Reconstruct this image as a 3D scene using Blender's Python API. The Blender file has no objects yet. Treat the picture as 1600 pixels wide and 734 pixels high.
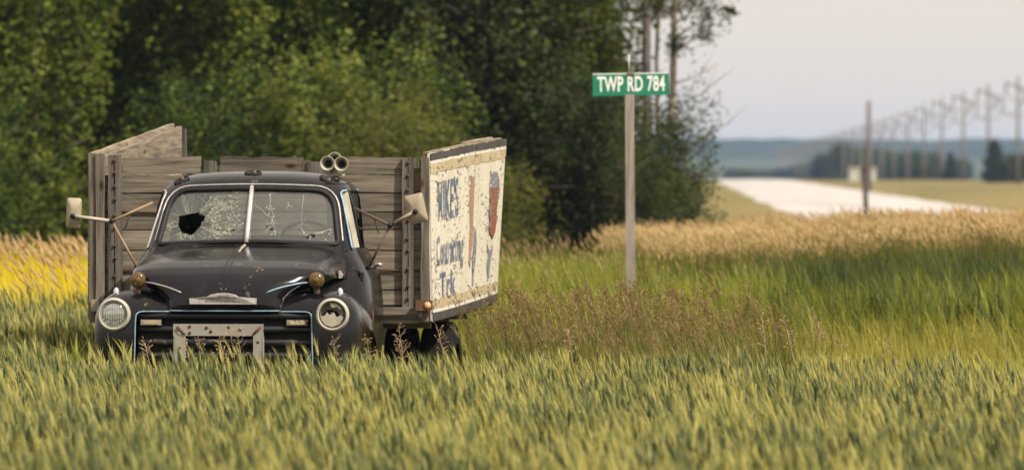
import bpy, bmesh, math, random
import numpy as np
from mathutils import Vector, Matrix, noise as mnoise
R = math.radians
PI = math.pi
random.seed(7)
sc = bpy.context.scene
C = sc.collection

# ------------------------------------------------------------------ camera
EYE = 1.9
cam = bpy.data.objects.new('camera', bpy.data.cameras.new('camera'))
C.objects.link(cam)
cam.location = (0, 0, EYE)
cam.rotation_euler = (R(90), 0, 0)
cam.data.lens = 200
cam.data.sensor_width = 36
cam.data.shift_y = -87 / 1600
cam.data.clip_start = 0.5
cam.data.clip_end = 30000
cam.data.dof.use_dof = True
cam.data.dof.focus_distance = 38.9
cam.data.dof.aperture_fstop = 3.5
sc.camera = cam

# ------------------------------------------------------------------ sky, sun, exposure
TO_SUN = Vector((0.66, -0.52, 0.95)).normalized()
SUN_EL = math.asin(TO_SUN.z)
SUN_AZ = math.atan2(TO_SUN.x, TO_SUN.y)
w = bpy.data.worlds.new('World'); sc.world = w; w.use_nodes = True
wn, wl = w.node_tree.nodes, w.node_tree.links
wn.clear()
sky = wn.new('ShaderNodeTexSky'); sky.sky_type = 'NISHITA'; sky.sun_disc = False
sky.sun_elevation = SUN_EL; sky.sun_rotation = SUN_AZ
sky.air_density = 1.0; sky.dust_density = 6.0; sky.ozone_density = 1.0; sky.altitude = 600
veil = wn.new('ShaderNodeMix'); veil.data_type = 'RGBA'
veil.inputs[0].default_value = 0.88                       # a thin even veil of high cloud
veil.inputs[7].default_value = (7.8, 6.85, 5.95, 1)
bg = wn.new('ShaderNodeBackground'); bg.inputs[1].default_value = 0.10
wo = wn.new('ShaderNodeOutputWorld')
wl.new(sky.outputs[0], veil.inputs[6]); wl.new(veil.outputs[2], bg.inputs[0]); wl.new(bg.outputs[0], wo.inputs[0])
sun = bpy.data.objects.new('sun', bpy.data.lights.new('sun', 'SUN')); C.objects.link(sun)
sun.data.energy = 4.6; sun.data.angle = R(0.7); sun.data.color = (1.0, 0.92, 0.80)
sun.rotation_euler = (-TO_SUN).to_track_quat('-Z', 'Y').to_euler()
sun.location = (20, -10, 30)
vs = sc.view_settings
vs.view_transform = 'Standard'; vs.look = 'None'; vs.exposure = 0.35; vs.gamma = 1.0; vs.use_curve_mapping = False
sc.render.engine = 'CYCLES'
cy = sc.cycles
cy.use_denoising = True
cy.max_bounces = 6; cy.diffuse_bounces = 3; cy.glossy_bounces = 3; cy.transmission_bounces = 4
cy.transparent_max_bounces = 12; cy.volume_bounces = 0
cy.caustics_reflective = False; cy.caustics_refractive = False

# ------------------------------------------------------------------ materials
MATS = {}
def new_mat(name):
    m = bpy.data.materials.new(name); m.use_nodes = True
    MATS[name] = m
    nt = m.node_tree; nt.nodes.clear()
    out = nt.nodes.new('ShaderNodeOutputMaterial')
    return m, nt, out
def N(nt, t, **kw):
    n = nt.nodes.new(t)
    for k, v in kw.items():
        if k.startswith('i_'):
            n.inputs[k[2:].replace('_', ' ')].default_value = v
        else: setattr(n, k, v)
    return n
def coords(nt, scale=(1, 1, 1), rand=True):
    tc = N(nt, 'ShaderNodeTexCoord'); mp = N(nt, 'ShaderNodeMapping')
    mp.inputs['Scale'].default_value = scale
    nt.links.new(tc.outputs['Object'], mp.inputs[0])
    if rand:
        oi = N(nt, 'ShaderNodeObjectInfo')
        mul = N(nt, 'ShaderNodeMath', operation='MULTIPLY'); mul.inputs[1].default_value = 37.0
        nt.links.new(oi.outputs['Random'], mul.inputs[0]); nt.links.new(mul.outputs[0], mp.inputs['Location'])
    return mp.outputs[0]
def tex(nt, vec, scale, detail=4, rough=0.55):
    n = N(nt, 'ShaderNodeTexNoise'); n.inputs['Scale'].default_value = scale
    n.inputs['Detail'].default_value = detail; n.inputs['Roughness'].default_value = rough
    nt.links.new(vec, n.inputs['Vector']); return n.outputs['Fac']
def ramp(nt, fac, stops):
    r = N(nt, 'ShaderNodeValToRGB'); e = r.color_ramp.elements
    while len(e) < len(stops): e.new(0.5)
    for k, (p, c) in enumerate(stops):
        e[k].position = p
        e[k].color = (c, c, c, 1) if isinstance(c, (int, float)) else (*c, 1)
    nt.links.new(fac, r.inputs[0]); return r.outputs[0]
def mixc(nt, fac, a, b, mode='MIX'):
    m = N(nt, 'ShaderNodeMix', data_type='RGBA', blend_type=mode)
    for s, v in ((0, fac), (6, a), (7, b)):
        if isinstance(v, (int, float)): m.inputs[s].default_value = v
        elif isinstance(v, tuple): m.inputs[s].default_value = (*v, 1)
        else: nt.links.new(v, m.inputs[s])
    return m.outputs[2]
def bump(nt, h, strength, dist=0.01):
    b = N(nt, 'ShaderNodeBump'); b.inputs['Strength'].default_value = strength; b.inputs['Distance'].default_value = dist
    nt.links.new(h, b.inputs['Height']); return b.outputs[0]
def principled(nt, out, col, rough=0.6, metal=0.0, nrm=None, spec=0.5):
    p = N(nt, 'ShaderNodeBsdfPrincipled')
    for k, v in (('Base Color', col), ('Roughness', rough), ('Metallic', metal)):
        if isinstance(v, (int, float)): p.inputs[k].default_value = v
        elif isinstance(v, tuple): p.inputs[k].default_value = (*v, 1)
        else: nt.links.new(v, p.inputs[k])
    p.inputs['Specular IOR Level'].default_value = spec
    if nrm: nt.links.new(nrm, p.inputs['Normal'])
    nt.links.new(p.outputs[0], out.inputs[0]); return p

def mat_wood(name, axis, dark, light, tintv=0.35):
    m, nt, out = new_mat(name)
    s = {'x': (1.2, 22, 22), 'y': (22, 1.2, 22), 'z': (22, 22, 1.2)}[axis]
    v = coords(nt, s)
    g = tex(nt, v, 1.6, 6, 0.65)
    s2 = {'x': (.5, 3, 3), 'y': (3, .5, 3), 'z': (3, 3, .5)}[axis]
    b = tex(nt, coords(nt, s2), 1.5, 4)
    c1 = ramp(nt, g, [(0.34, dark), (0.5, tuple(0.42*a+.58*b_ for a, b_ in zip(dark, light))), (0.66, light)])
    c2 = mixc(nt, 0.55, c1, ramp(nt, b, [(0.3, 0.45), (0.7, 1.15)]), 'MULTIPLY')
    oi = N(nt, 'ShaderNodeObjectInfo')
    c3 = mixc(nt, 1.0, c2, ramp(nt, oi.outputs['Random'], [(0, (1-tintv, 1-tintv*1.05, 1-tintv*1.1)), (1, (1.12, 1.06, 1.0))]), 'MULTIPLY')
    vo = N(nt, 'ShaderNodeTexVoronoi'); vo.inputs['Scale'].default_value = 1.0
    nt.links.new(coords(nt, {'x': (2.2, 5, 5), 'y': (5, 2.2, 5), 'z': (5, 5, 2.2)}[axis]), vo.inputs['Vector'])
    knot = ramp(nt, vo.outputs['Distance'], [(0.05, (0.30, 0.20, 0.13)), (0.09, (0.85, .75, .62)), (0.13, (1, 1, 1))])
    c3 = mixc(nt, 1.0, c3, knot, 'MULTIPLY')
    principled(nt, out, c3, 0.85, 0, bump(nt, g, 0.6, 0.006), 0.2)
    return m
mat_wood('wood_x', 'x', (0.10, 0.088, 0.072), (0.36, 0.325, 0.265), .45)
mat_wood('wood_y', 'y', (0.17, 0.145, 0.11), (0.44, 0.38, 0.29))
mat_wood('wood_z', 'z', (0.075, 0.067, 0.057), (0.26, 0.235, 0.20))
mat_wood('post_wood', 'z', (0.19, 0.17, 0.155), (0.40, 0.36, 0.33), 0.1)
mat_wood('pole_wood', 'z', (0.13, 0.118, 0.108), (0.25, 0.225, 0.205), 0.1)

def mat_paint(name, base, rust_amt=0.5, rough=0.33, worn=(0.028, 0.024, 0.022), top_tone=0.0, spec=0.5):
    m, nt, out = new_mat(name)
    v = coords(nt)
    big = tex(nt, v, 2.2, 5, 0.6)
    fine = tex(nt, v, 26, 6, 0.7)
    spots = tex(nt, v, 9.0, 7, 0.62)
    scr = tex(nt, coords(nt, (3, 3, 40)), 2.0, 4)
    c = mixc(nt, ramp(nt, big, [(0.40, 0.0), (0.72, 0.55)]), base, worn)
    if top_tone:      # paler brown-grey mixed in where faces turn upward, then noise streaks
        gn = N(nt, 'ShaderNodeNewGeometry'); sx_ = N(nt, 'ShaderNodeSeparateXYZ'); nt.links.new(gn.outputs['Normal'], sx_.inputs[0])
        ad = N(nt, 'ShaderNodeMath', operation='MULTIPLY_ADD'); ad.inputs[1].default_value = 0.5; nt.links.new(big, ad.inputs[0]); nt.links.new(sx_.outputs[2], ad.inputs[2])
        c = mixc(nt, ramp(nt, ad.outputs[0], [(1.06, 0.0), (1.44, top_tone*.45)]), c, (0.12, 0.10, 0.088))
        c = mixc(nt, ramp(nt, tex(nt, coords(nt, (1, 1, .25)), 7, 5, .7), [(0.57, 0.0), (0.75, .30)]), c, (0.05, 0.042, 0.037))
    chip = ramp(nt, spots, [(0.635, 0.0), (0.67, 0.8)])
    c = mixc(nt, chip, c, (0.16, 0.125, 0.10))
    rm = ramp(nt, spots, [(0.715 - 0.06*rust_amt, 0.0), (0.735 - 0.05*rust_amt, 1.0)])
    rustc = ramp(nt, fine, [(0.3, (0.055, 0.022, 0.012)), (0.7, (0.16, 0.065, 0.03))])
    c = mixc(nt, rm, c, rustc)
    rr = N(nt, 'ShaderNodeMath', operation='MULTIPLY_ADD'); rr.inputs[1].default_value = 0.28; rr.inputs[2].default_value = rough - 0.08
    nt.links.new(big, rr.inputs[0])
    r2 = N(nt, 'ShaderNodeMath', operation='MAXIMUM'); nt.links.new(rr.outputs[0], r2.inputs[0]); nt.links.new(rm, r2.inputs[1])
    principled(nt, out, c, r2.outputs[0], 0, bump(nt, fine, 0.06, 0.004), spec)
    return m
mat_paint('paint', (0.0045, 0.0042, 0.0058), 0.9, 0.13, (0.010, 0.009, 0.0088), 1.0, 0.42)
mat_paint('paint_dull', (0.009, 0.0085, 0.010), 0.9, 0.42)
mat_paint('cream_ring', (0.42, 0.40, 0.33), 0.9, 0.45, (0.34, 0.31, 0.25))
mat_paint('grey_frame', (0.33, 0.315, 0.27), 2.0, 0.55, (0.17, 0.145, 0.115))
mat_paint('mirror_back', (0.32, 0.27, 0.19), 1.0, 0.5, (0.25, 0.19, 0.12))
mat_paint('pale_rod', (0.40, 0.34, 0.27), 1.7, 0.5, (0.22, 0.15, 0.10))
mat_paint('tan_rod', (0.27, 0.18, 0.10), 1.9, 0.6, (0.14, 0.08, 0.05))
mat_paint('rust_rod', (0.13, 0.085, 0.06), 1.6, 0.7, (0.09, 0.05, 0.035))
mat_paint('horn_paint', (0.40, 0.39, 0.31), 0.6, 0.4, (0.30, 0.28, 0.21))
mat_paint('rust_metal', (0.12, 0.055, 0.03), 1.5, 0.75, (0.20, 0.09, 0.045))

def mat_simple(name, col, rough=0.5, metal=0.0, var=0.25, scale=14, spec=0.5, bmp=0.15):
    m, nt, out = new_mat(name)
    f = tex(nt, coords(nt), scale, 5, 0.6)
    c = mixc(nt, 1.0, col, ramp(nt, f, [(0.25, 1 - var), (0.75, 1 + var)]), 'MULTIPLY')
    principled(nt, out, c, rough, metal, bump(nt, f, bmp, 0.004), spec)
    return m
mat_simple('black_rubber', (0.012, 0.012, 0.012), 0.6, 0, 0.4, 20, 0.3)
mat_simple('tyre', (0.010, 0.0095, 0.009), 0.9, 0, 0.4, 30, 0.15)
mat_simple('dark_interior', (0.035, 0.033, 0.032), 0.8)
mat_simple('blue_trim', (0.22, 0.36, 0.46), 0.4, 0, 0.35, 30)
mat_simple('pale_trim', (0.42, 0.40, 0.39), 0.35, 0.3, 0.3, 30)
mat_simple('chrome_worn', (0.62, 0.60, 0.58), 0.42, 0.55, 0.3, 24)
mat_simple('badge_letter', (0.16, 0.15, 0.14), 0.6, 0, 0.5, 60)
mat_simple('lens_bowl', (0.45, 0.44, 0.41), 0.35, 0.5, 0.7, 22)
mat_simple('lens_flute', (0.72, 0.71, 0.68), 0.15, 0.0, 0.6, 45)
mat_simple('amber', (0.105, 0.062, 0.016), 0.15, 0, 0.5, 40, 0.6)
mat_simple('parking_lens', (0.42, 0.34, 0.20), 0.3, 0, 0.4, 40)
mat_simple('bolt', (0.085, 0.042, 0.028), 0.8, 0.1, 0.5, 50)
mat_simple('reflector', (0.75, 0.42, 0.20), 0.3, 0, 0.3, 60)
mat_simple('sign_green', (0.006, 0.19, 0.105), 0.45, 0, 0.12, 10)
mat_simple('sign_white', (0.80, 0.82, 0.80), 0.45, 0, 0.1, 20)
mat_simple('sign_metal', (0.20, 0.17, 0.13), 0.6, 0.4, 0.3, 30)
mat_simple('insulator', (0.12, 0.11, 0.11), 0.5)
mat_simple('wire', (0.16, 0.15, 0.145), 0.6)
mat_simple('shed', (0.50, 0.48, 0.42), 0.7, 0, 0.1, 1)
mat_simple('dark_post', (0.055, 0.045, 0.038), 0.9, 0, 0.4, 8)

# painted plywood side of the box: cream flaking off the grey wood
def mat_flaking(name, col, col2, flake=0.60, wood=(0.11, 0.09, 0.075)):
    m, nt, out = new_mat(name)
    v = coords(nt, (1, 1, 0.35), False)
    big = tex(nt, v, 3.0, 5, 0.6)
    ch = tex(nt, coords(nt, (13, 3.0, 15.0), False), 2.6, 6, 0.66)
    ch2 = tex(nt, coords(nt, (5, 1.4, 1.4), False), 1.6, 5, 0.7)
    add = N(nt, 'ShaderNodeMath', operation='MULTIPLY_ADD'); add.inputs[1].default_value = 0.45
    nt.links.new(ch2, add.inputs[0]); nt.links.new(ch, add.inputs[2])
    c = mixc(nt, ramp(nt, big, [(0.3, 0.0), (0.7, 1.0)]), col, col2)
    fm = ramp(nt, add.outputs[0], [(flake + 0.20, 0.0), (flake + 0.235, 1.0)])
    c = mixc(nt, fm, c, wood)
    principled(nt, out, c, 0.75, 0, bump(nt, add.outputs[0], 0.35, 0.01), 0.25)
    return m
mat_flaking('cream_panel', (0.64, 0.60, 0.49), (0.52, 0.48, 0.38), 0.605, (0.17, 0.145, 0.12))
mat_flaking('tan_stripe', (0.52, 0.43, 0.27), (0.40, 0.32, 0.19), 0.57, (0.20, 0.165, 0.12))
mat_flaking('white_stripe', (0.68, 0.66, 0.58), (0.58, 0.55, 0.46), 0.62)
mat_flaking('black_edge', (0.045, 0.042, 0.040), (0.08, 0.07, 0.062), 0.72, (0.20, 0.17, 0.14))
mat_flaking('brown_streak', (0.36, 0.23, 0.14), (0.27, 0.18, 0.12), 0.66)
mat_flaking('red_patch', (0.27, 0.085, 0.045), (0.19, 0.065, 0.04), 0.56, (0.20, 0.14, 0.11))
mat_flaking('grey_patch', (0.15, 0.16, 0.185), (0.20, 0.20, 0.21), 0.60, (0.45, 0.42, 0.33))
def mat_letters(name):           # flaked blue sign paint, gaps show the board behind
    m, nt, out = new_mat(name)
    f = tex(nt, coords(nt, (8, 9.0, 1.0), False), 2.6, 5, 0.65)
    f2 = tex(nt, coords(nt, (6, 3.0, 3.0), False), 3.0, 5, 0.65)
    p = N(nt, 'ShaderNodeBsdfPrincipled'); p.inputs['Base Color'].default_value = (0.055, 0.095, 0.19, 1); p.inputs['Roughness'].default_value = 0.7
    nt.links.new(mixc(nt, ramp(nt, f2, [(0.35, 0.0), (0.7, 0.7)]), (0.045, 0.085, 0.18), (0.19, 0.21, 0.24)), p.inputs['Base Color'])
    t = N(nt, 'ShaderNodeBsdfTransparent'); mx = N(nt, 'ShaderNodeMixShader')
    nt.links.new(ramp(nt, f, [(0.46, 0.92), (0.64, 0.10)]), mx.inputs[0])
    nt.links.new(t.outputs[0], mx.inputs[1]); nt.links.new(p.outputs[0], mx.inputs[2]); nt.links.new(mx.outputs[0], out.inputs[0])
mat_letters('blue_letters')

def mat_glass(name, dust, dustc, gl=0.12):
    m, nt, out = new_mat(name)
    t = N(nt, 'ShaderNodeBsdfTransparent'); t.inputs[0].default_value = (0.80, 0.84, 0.80, 1)
    d = N(nt, 'ShaderNodeBsdfDiffuse'); d.inputs[0].default_value = (*dustc, 1)
    g = N(nt, 'ShaderNodeBsdfGlossy'); g.inputs['Roughness'].default_value = 0.06
    f = tex(nt, coords(nt), 4.0, 6, 0.65)
    m1 = N(nt, 'ShaderNodeMixShader'); m2 = N(nt, 'ShaderNodeMixShader'); m2.inputs[0].default_value = gl
    nt.links.new(ramp(nt, f, [(0.25, dust*0.55), (0.75, dust*1.4)]), m1.inputs[0])
    nt.links.new(t.outputs[0], m1.inputs[1]); nt.links.new(d.outputs[0], m1.inputs[2])
    nt.links.new(m1.outputs[0], m2.inputs[1]); nt.links.new(g.outputs[0], m2.inputs[2]); nt.links.new(m2.outputs[0], out.inputs[0])
mat_glass('windshield_glass', 0.26, (0.20, 0.21, 0.19), 0.10)
mat_glass('side_glass', 0.10, (0.3, 0.3, 0.27), 0.10)
mat_glass('dusty_glass', 0.85, (0.46, 0.42, 0.34), 0.05)
mat_glass('lamp_glass', 0.15, (0.5, 0.5, 0.47), 0.25)
mat_glass('crack', 0.42, (0.55, 0.57, 0.47), 0.10)
mat_glass('crazed', 0.30, (0.55, 0.57, 0.42), 0.06)

def mat_leaf(name, stops, trans=0.35, rough=0.55, nscale=1.3, objvar=0.25, islands=0.35, spec=0.12):
    """leaves, blades: colour varies from leaf to leaf, clump to clump and plant to plant"""
    m, nt, out = new_mat(name)
    geo = N(nt, 'ShaderNodeNewGeometry'); oi = N(nt, 'ShaderNodeObjectInfo')
    pos = N(nt, 'ShaderNodeTexCoord')
    f = tex(nt, geo.outputs['Position'], nscale, 3, 0.6)
    a = N(nt, 'ShaderNodeMath', operation='MULTIPLY_ADD'); a.inputs[1].default_value = islands; nt.links.new(geo.outputs['Random Per Island'], a.inputs[0]); nt.links.new(f, a.inputs[2])
    b = N(nt, 'ShaderNodeMath', operation='MULTIPLY_ADD'); b.inputs[1].default_value = objvar; nt.links.new(oi.outputs['Random'], b.inputs[0]); nt.links.new(a.outputs[0], b.inputs[2])
    s = N(nt, 'ShaderNodeMath', operation='SUBTRACT'); s.inputs[1].default_value = 0.5*(islands+objvar); nt.links.new(b.outputs[0], s.inputs[0])
    c = ramp(nt, s.outputs[0], stops)
    p = N(nt, 'ShaderNodeBsdfPrincipled'); p.inputs['Roughness'].default_value = rough; p.inputs['Specular IOR Level'].default_value = spec
    nt.links.new(c, p.inputs['Base Color'])
    t = N(nt, 'ShaderNodeBsdfTranslucent'); nt.links.new(mixc(nt, 1.0, c, (1.25, 1.15, 0.55), 'MULTIPLY'), t.inputs[0])
    mx = N(nt, 'ShaderNodeMixShader'); mx.inputs[0].default_value = trans
    nt.links.new(p.outputs[0], mx.inputs[1]); nt.links.new(t.outputs[0], mx.inputs[2]); nt.links.new(mx.outputs[0], out.inputs[0])
    return m
mat_leaf('leaf_poplar', [(0.30, (0.018, 0.031, 0.009)), (0.44, (0.085, 0.12, 0.021)), (0.58, (0.155, 0.205, 0.034)), (0.74, (0.25, 0.27, 0.045))], 0.38, nscale=1.5, objvar=.16, islands=.2)
mat_leaf('leaf_willow', [(0.32, (0.018, 0.032, 0.010)), (0.48, (0.07, 0.11, 0.024)), (0.60, (0.16, 0.21, 0.042)), (0.72, (0.25, 0.27, 0.06))], 0.38, nscale=1.9, islands=.2)
mat_leaf('leaf_dark', [(0.28, (0.020, 0.030, 0.013)), (0.5, (0.048, 0.066, 0.022)), (0.72, (0.12, 0.14, 0.036))], 0.35, nscale=1.7)
mat_leaf('leaf_bright', [(0.25, (0.06, 0.08, 0.02)), (0.5, (0.13, 0.155, 0.035)), (0.75, (0.22, 0.21, 0.05))], 0.4, nscale=0.9)
mat_leaf('needle', [(0.3, (0.022, 0.034, 0.018)), (0.7, (0.05, 0.065, 0.03))], 0.15, nscale=0.8)
mat_leaf('barley_head', [(0.28, (0.11, 0.135, 0.06)), (0.5, (0.27, 0.28, 0.10)), (0.72, (0.44, 0.41, 0.14))], 0.35, nscale=1.1, objvar=0.6)
mat_leaf('barley_awn', [(0.25, (0.19, 0.22, 0.11)), (0.5, (0.43, 0.43, 0.17)), (0.75, (0.66, 0.61, 0.22))], 0.45, nscale=1.1, objvar=0.6)
mat_leaf('barley_blade', [(0.25, (0.040, 0.058, 0.028)), (0.5, (0.08, 0.105, 0.042)), (0.75, (0.17, 0.19, 0.065))], 0.3, nscale=1.1)
mat_leaf('grass_green', [(0.2, (0.07, 0.10, 0.024)), (0.5, (0.20, 0.24, 0.042)), (0.8, (0.36, 0.36, 0.06))], 0.45, nscale=0.9, objvar=0.55)
mat_leaf('grass_deep', [(0.2, (0.025, 0.042, 0.016)), (0.5, (0.065, 0.09, 0.028)), (0.8, (0.15, 0.17, 0.05))], 0.4, nscale=0.9, objvar=0.55)
mat_leaf('grass_pale', [(0.2, (0.14, 0.16, 0.04)), (0.5, (0.25, 0.255, 0.055)), (0.8, (0.36, 0.32, 0.075))], 0.45, nscale=0.9, objvar=0.55)
mat_leaf('grass_yellow', [(0.2, (0.44, 0.38, 0.03)), (0.5, (0.64, 0.54, 0.035)), (0.8, (0.76, 0.64, 0.05))], 0.45, nscale=0.6)
mat_leaf('grass_olive', [(0.2, (0.07, 0.085, 0.028)), (0.5, (0.15, 0.155, 0.045)), (0.8, (0.26, 0.24, 0.075))], 0.4, nscale=0.6)
mat_leaf('head_tan', [(0.2, (0.40, 0.30, 0.155)), (0.5, (0.60, 0.46, 0.25)), (0.8, (0.74, 0.61, 0.37))], 0.4, nscale=0.5)
mat_leaf('head_brown', [(0.2, (0.13, 0.085, 0.045)), (0.5, (0.245, 0.17, 0.085)), (0.8, (0.38, 0.29, 0.15))], 0.35, nscale=0.6)
mat_leaf('oat_straw', [(0.2, (0.32, 0.22, 0.13)), (0.5, (0.52, 0.40, 0.26)), (0.8, (0.68, 0.56, 0.38))], 0.35, nscale=4)
mat_simple('bark', (0.12, 0.10, 0.082), 0.9, 0, 0.45, 9, 0.2, 0.5)
mat_simple('bark_pale', (0.25, 0.215, 0.165), 0.9, 0, 0.4, 7, 0.2, 0.4)
mat_simple('bark_grey', (0.13, 0.115, 0.11), 0.9, 0, 0.3, 9, 0.2, 0.4)

def mat_ground():
    m, nt, out = new_mat('ground')
    tc = N(nt, 'ShaderNodeTexCoord')
    mp = N(nt, 'ShaderNodeMapping'); mp.inputs['Scale'].default_value = (1, 0.12, 1); nt.links.new(tc.outputs['Object'], mp.inputs[0])
    a = tex(nt, mp.outputs[0], 0.12, 5, 0.65); b = tex(nt, tc.outputs['Object'], 3.5, 6, 0.7)
    c = ramp(nt, a, [(0.32, (0.13, 0.125, 0.035)), (0.5, (0.20, 0.165, 0.06)), (0.68, (0.27, 0.20, 0.09))])
    c = mixc(nt, 0.6, c, ramp(nt, b, [(0.25, 0.45), (0.75, 1.3)]), 'MULTIPLY')
    principled(nt, out, c, 0.95, 0, bump(nt, b, 0.5, 0.05), 0.1)
mat_ground()
def mat_road():
    m, nt, out = new_mat('gravel')
    tc = N(nt, 'ShaderNodeTexCoord')
    a = tex(nt, tc.outputs['Object'], 30, 6, 0.7)
    mp = N(nt, 'ShaderNodeMapping'); mp.inputs['Scale'].default_value = (1.2, 0.02, 1); nt.links.new(tc.outputs['Object'], mp.inputs[0])
    b = tex(nt, mp.outputs[0], 0.9, 4, 0.6)
    c = mixc(nt, 1.0, ramp(nt, b, [(0.3, (0.37, 0.345, 0.32)), (0.7, (0.56, 0.53, 0.50))]), ramp(nt, a, [(0.2, 0.8), (0.8, 1.15)]), 'MULTIPLY')
    principled(nt, out, c, 0.6, 0, bump(nt, a, 0.4, 0.02), 0.5)
mat_road()
def mat_hill():
    m, nt, out = new_mat('hill')
    tc = N(nt, 'ShaderNodeTexCoord')
    a = tex(nt, tc.outputs['Object'], 0.012, 5, 0.7)
    principled(nt, out, ramp(nt, a, [(0.3, (0.018, 0.028, 0.022)), (0.7, (0.045, 0.058, 0.035))]), 0.95, 0, None, 0.0)
    m, nt, out = new_mat('far_field')
    tc = N(nt, 'ShaderNodeTexCoord')
    mp = N(nt, 'ShaderNodeMapping'); mp.inputs['Scale'].default_value = (0.2, 1, 1); nt.links.new(tc.outputs['Object'], mp.inputs[0])
    a = tex(nt, mp.outputs[0], 0.006, 4, 0.6)
    principled(nt, out, ramp(nt, a, [(0.35, (0.04, 0.055, 0.045)), (0.60, (0.10, 0.125, 0.08))]), 0.95, 0, None, 0.0)
mat_hill()

# ------------------------------------------------------------------ mesh helpers
class G:
    def __init__(s): s.v, s.f = [], []
    def add(s, vs_, fs):
        o = len(s.v); s.v += [tuple(v) for v in vs_]; s.f += [tuple(i + o for i in f) for f in fs]; return s
    def box(s, x0, x1, y0, y1, z0, z1, M=None):
        vs_ = [Vector((x, y, z)) for x in (x0, x1) for y in (y0, y1) for z in (z0, z1)]
        if M: vs_ = [M @ v for v in vs_]
        return s.add(vs_, [(0, 1, 3, 2), (4, 6, 7, 5), (0, 4, 5, 1), (2, 3, 7, 6), (0, 2, 6, 4), (1, 5, 7, 3)])
    def grid(s, fn, nu, nv, wrapu=False):
        vs_ = [fn(i / (nu if wrapu else nu - 1), j / (nv - 1)) for j in range(nv) for i in range(nu)]
        fs = []
        for j in range(nv - 1):
            for i in range(nu if wrapu else nu - 1):
                k = (i + 1) % nu
                fs.append((j*nu + i, j*nu + k, (j+1)*nu + k, (j+1)*nu + i))
        return s.add(vs_, fs)
    def tube(s, pts, r, n=8, cap=True):
        pts = [Vector(p) for p in pts]; k = len(pts)
        rs = r if isinstance(r, (list, tuple)) else [r]*k
        up = None; rings = []
        for i, p in enumerate(pts):
            d = (pts[min(i+1, k-1)] - pts[max(i-1, 0)])
            d = d.normalized() if d.length > 1e-9 else Vector((0, 0, 1))
            if up is None: up = Vector((0, 0, 1)) if abs(d.z) < 0.9 else Vector((1, 0, 0))
            a = d.cross(up)
            if a.length < 1e-6: a = d.cross(Vector((0, 1, 0)))
            a.normalize(); b = a.cross(d).normalized(); up = b
            rings.append([p + rs[i]*(math.cos(2*PI*j/n)*a + math.sin(2*PI*j/n)*b) for j in range(n)])
        vs_ = [v for r_ in rings for v in r_]
        fs = [(i*n + j, i*n + (j+1) % n, (i+1)*n + (j+1) % n, (i+1)*n + j) for i in range(k-1) for j in range(n)]
        if cap: fs += [tuple(range(n)), tuple((k-1)*n + j for j in range(n))]
        return s.add(vs_, fs)
    def lathe(s, prof, n=28, org=(0, 0, 0), axis=(0, -1, 0)):
        """prof: (radius, height along axis)"""
        ax = Vector(axis).normalized(); o = Vector(org)
        a = ax.cross(Vector((0, 0, 1)) if abs(ax.z) < 0.9 else Vector((1, 0, 0))).normalized(); b = ax.cross(a)
        vs_ = [o + ax*h + r*(math.cos(2*PI*j/n)*a + math.sin(2*PI*j/n)*b) for r, h in prof for j in range(n)]
        k = len(prof)
        fs = [(i*n + j, i*n + (j+1) % n, (i+1)*n + (j+1) % n, (i+1)*n + j) for i in range(k-1) for j in range(n)]
        return s.add(vs_, fs)
    def build(s, name, mat, parent=None, smooth=False, angle=None):
        me = bpy.data.meshes.new(name); me.from_pydata(s.v, [], s.f)
        bm = bmesh.new(); bm.from_mesh(me); bmesh.ops.remove_doubles(bm, verts=bm.verts, dist=1e-5)
        bmesh.ops.recalc_face_normals(bm, faces=bm.faces); bm.to_mesh(me); bm.free()
        if mat: me.materials.append(MATS[mat])
        if smooth: me.shade_smooth()
        o = bpy.data.objects.new(name, me); C.objects.link(o)
        if parent: o.parent = parent
        if angle: sharp(me, angle)
        return o
def sharp(me, deg):
    me.shade_smooth(); bm = bmesh.new(); bm.from_mesh(me)
    for e in bm.edges:
        if len(e.link_faces) == 2 and e.calc_face_angle(0) > R(deg): e.smooth = False
    bm.to_mesh(me); bm.free()
def tag(o, label=None, cat=None, group=None, kind=None):
    for k, v in (('label', label), ('category', cat), ('group', group), ('kind', kind)):
        if v: o[k] = v
    return o
def empty(name, loc=(0, 0, 0), rz=0):
    o = bpy.data.objects.new(name, None); C.objects.link(o); o.location = loc; o.rotation_euler = (0, 0, rz)
    o.empty_display_size = 0.2; return o
def copy_tree(o, parent=None):
    c = o.copy(); C.objects.link(c)
    if parent: c.parent = parent
    for ch in [x for x in bpy.data.objects if x.parent == o]: copy_tree(ch, c)
    return c
def lerp(a, b, t): return a + (b - a)*t
def sst(a, b, x):
    t = min(1, max(0, (x - a)/(b - a))); return t*t*(3 - 2*t)
def interp(x, tab):
    if x <= tab[0][0]: return tab[0][1:]
    for p, q in zip(tab, tab[1:]):
        if x <= q[0]:
            t = (x - p[0])/(q[0] - p[0]); return tuple(lerp(a, b, t) for a, b in zip(p[1:], q[1:]))
    return tab[-1][1:]
def smooth_curve(pts, n):
    """Catmull-Rom through pts"""
    P = [Vector(p) for p in pts]; P = [2*P[0] - P[1]] + P + [2*P[-1] - P[-2]]
    out = []; segs = len(P) - 3
    for k in range(n):
        s_ = k/(n - 1)*segs; i = min(int(s_), segs - 1); t = s_ - i
        a, b, c, d = P[i:i+4]
        out.append(0.5*((2*b) + (c - a)*t + (2*a - 5*b + 4*c - d)*t*t + (3*b - a - 3*c + d)*t**3))
    return out
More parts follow.
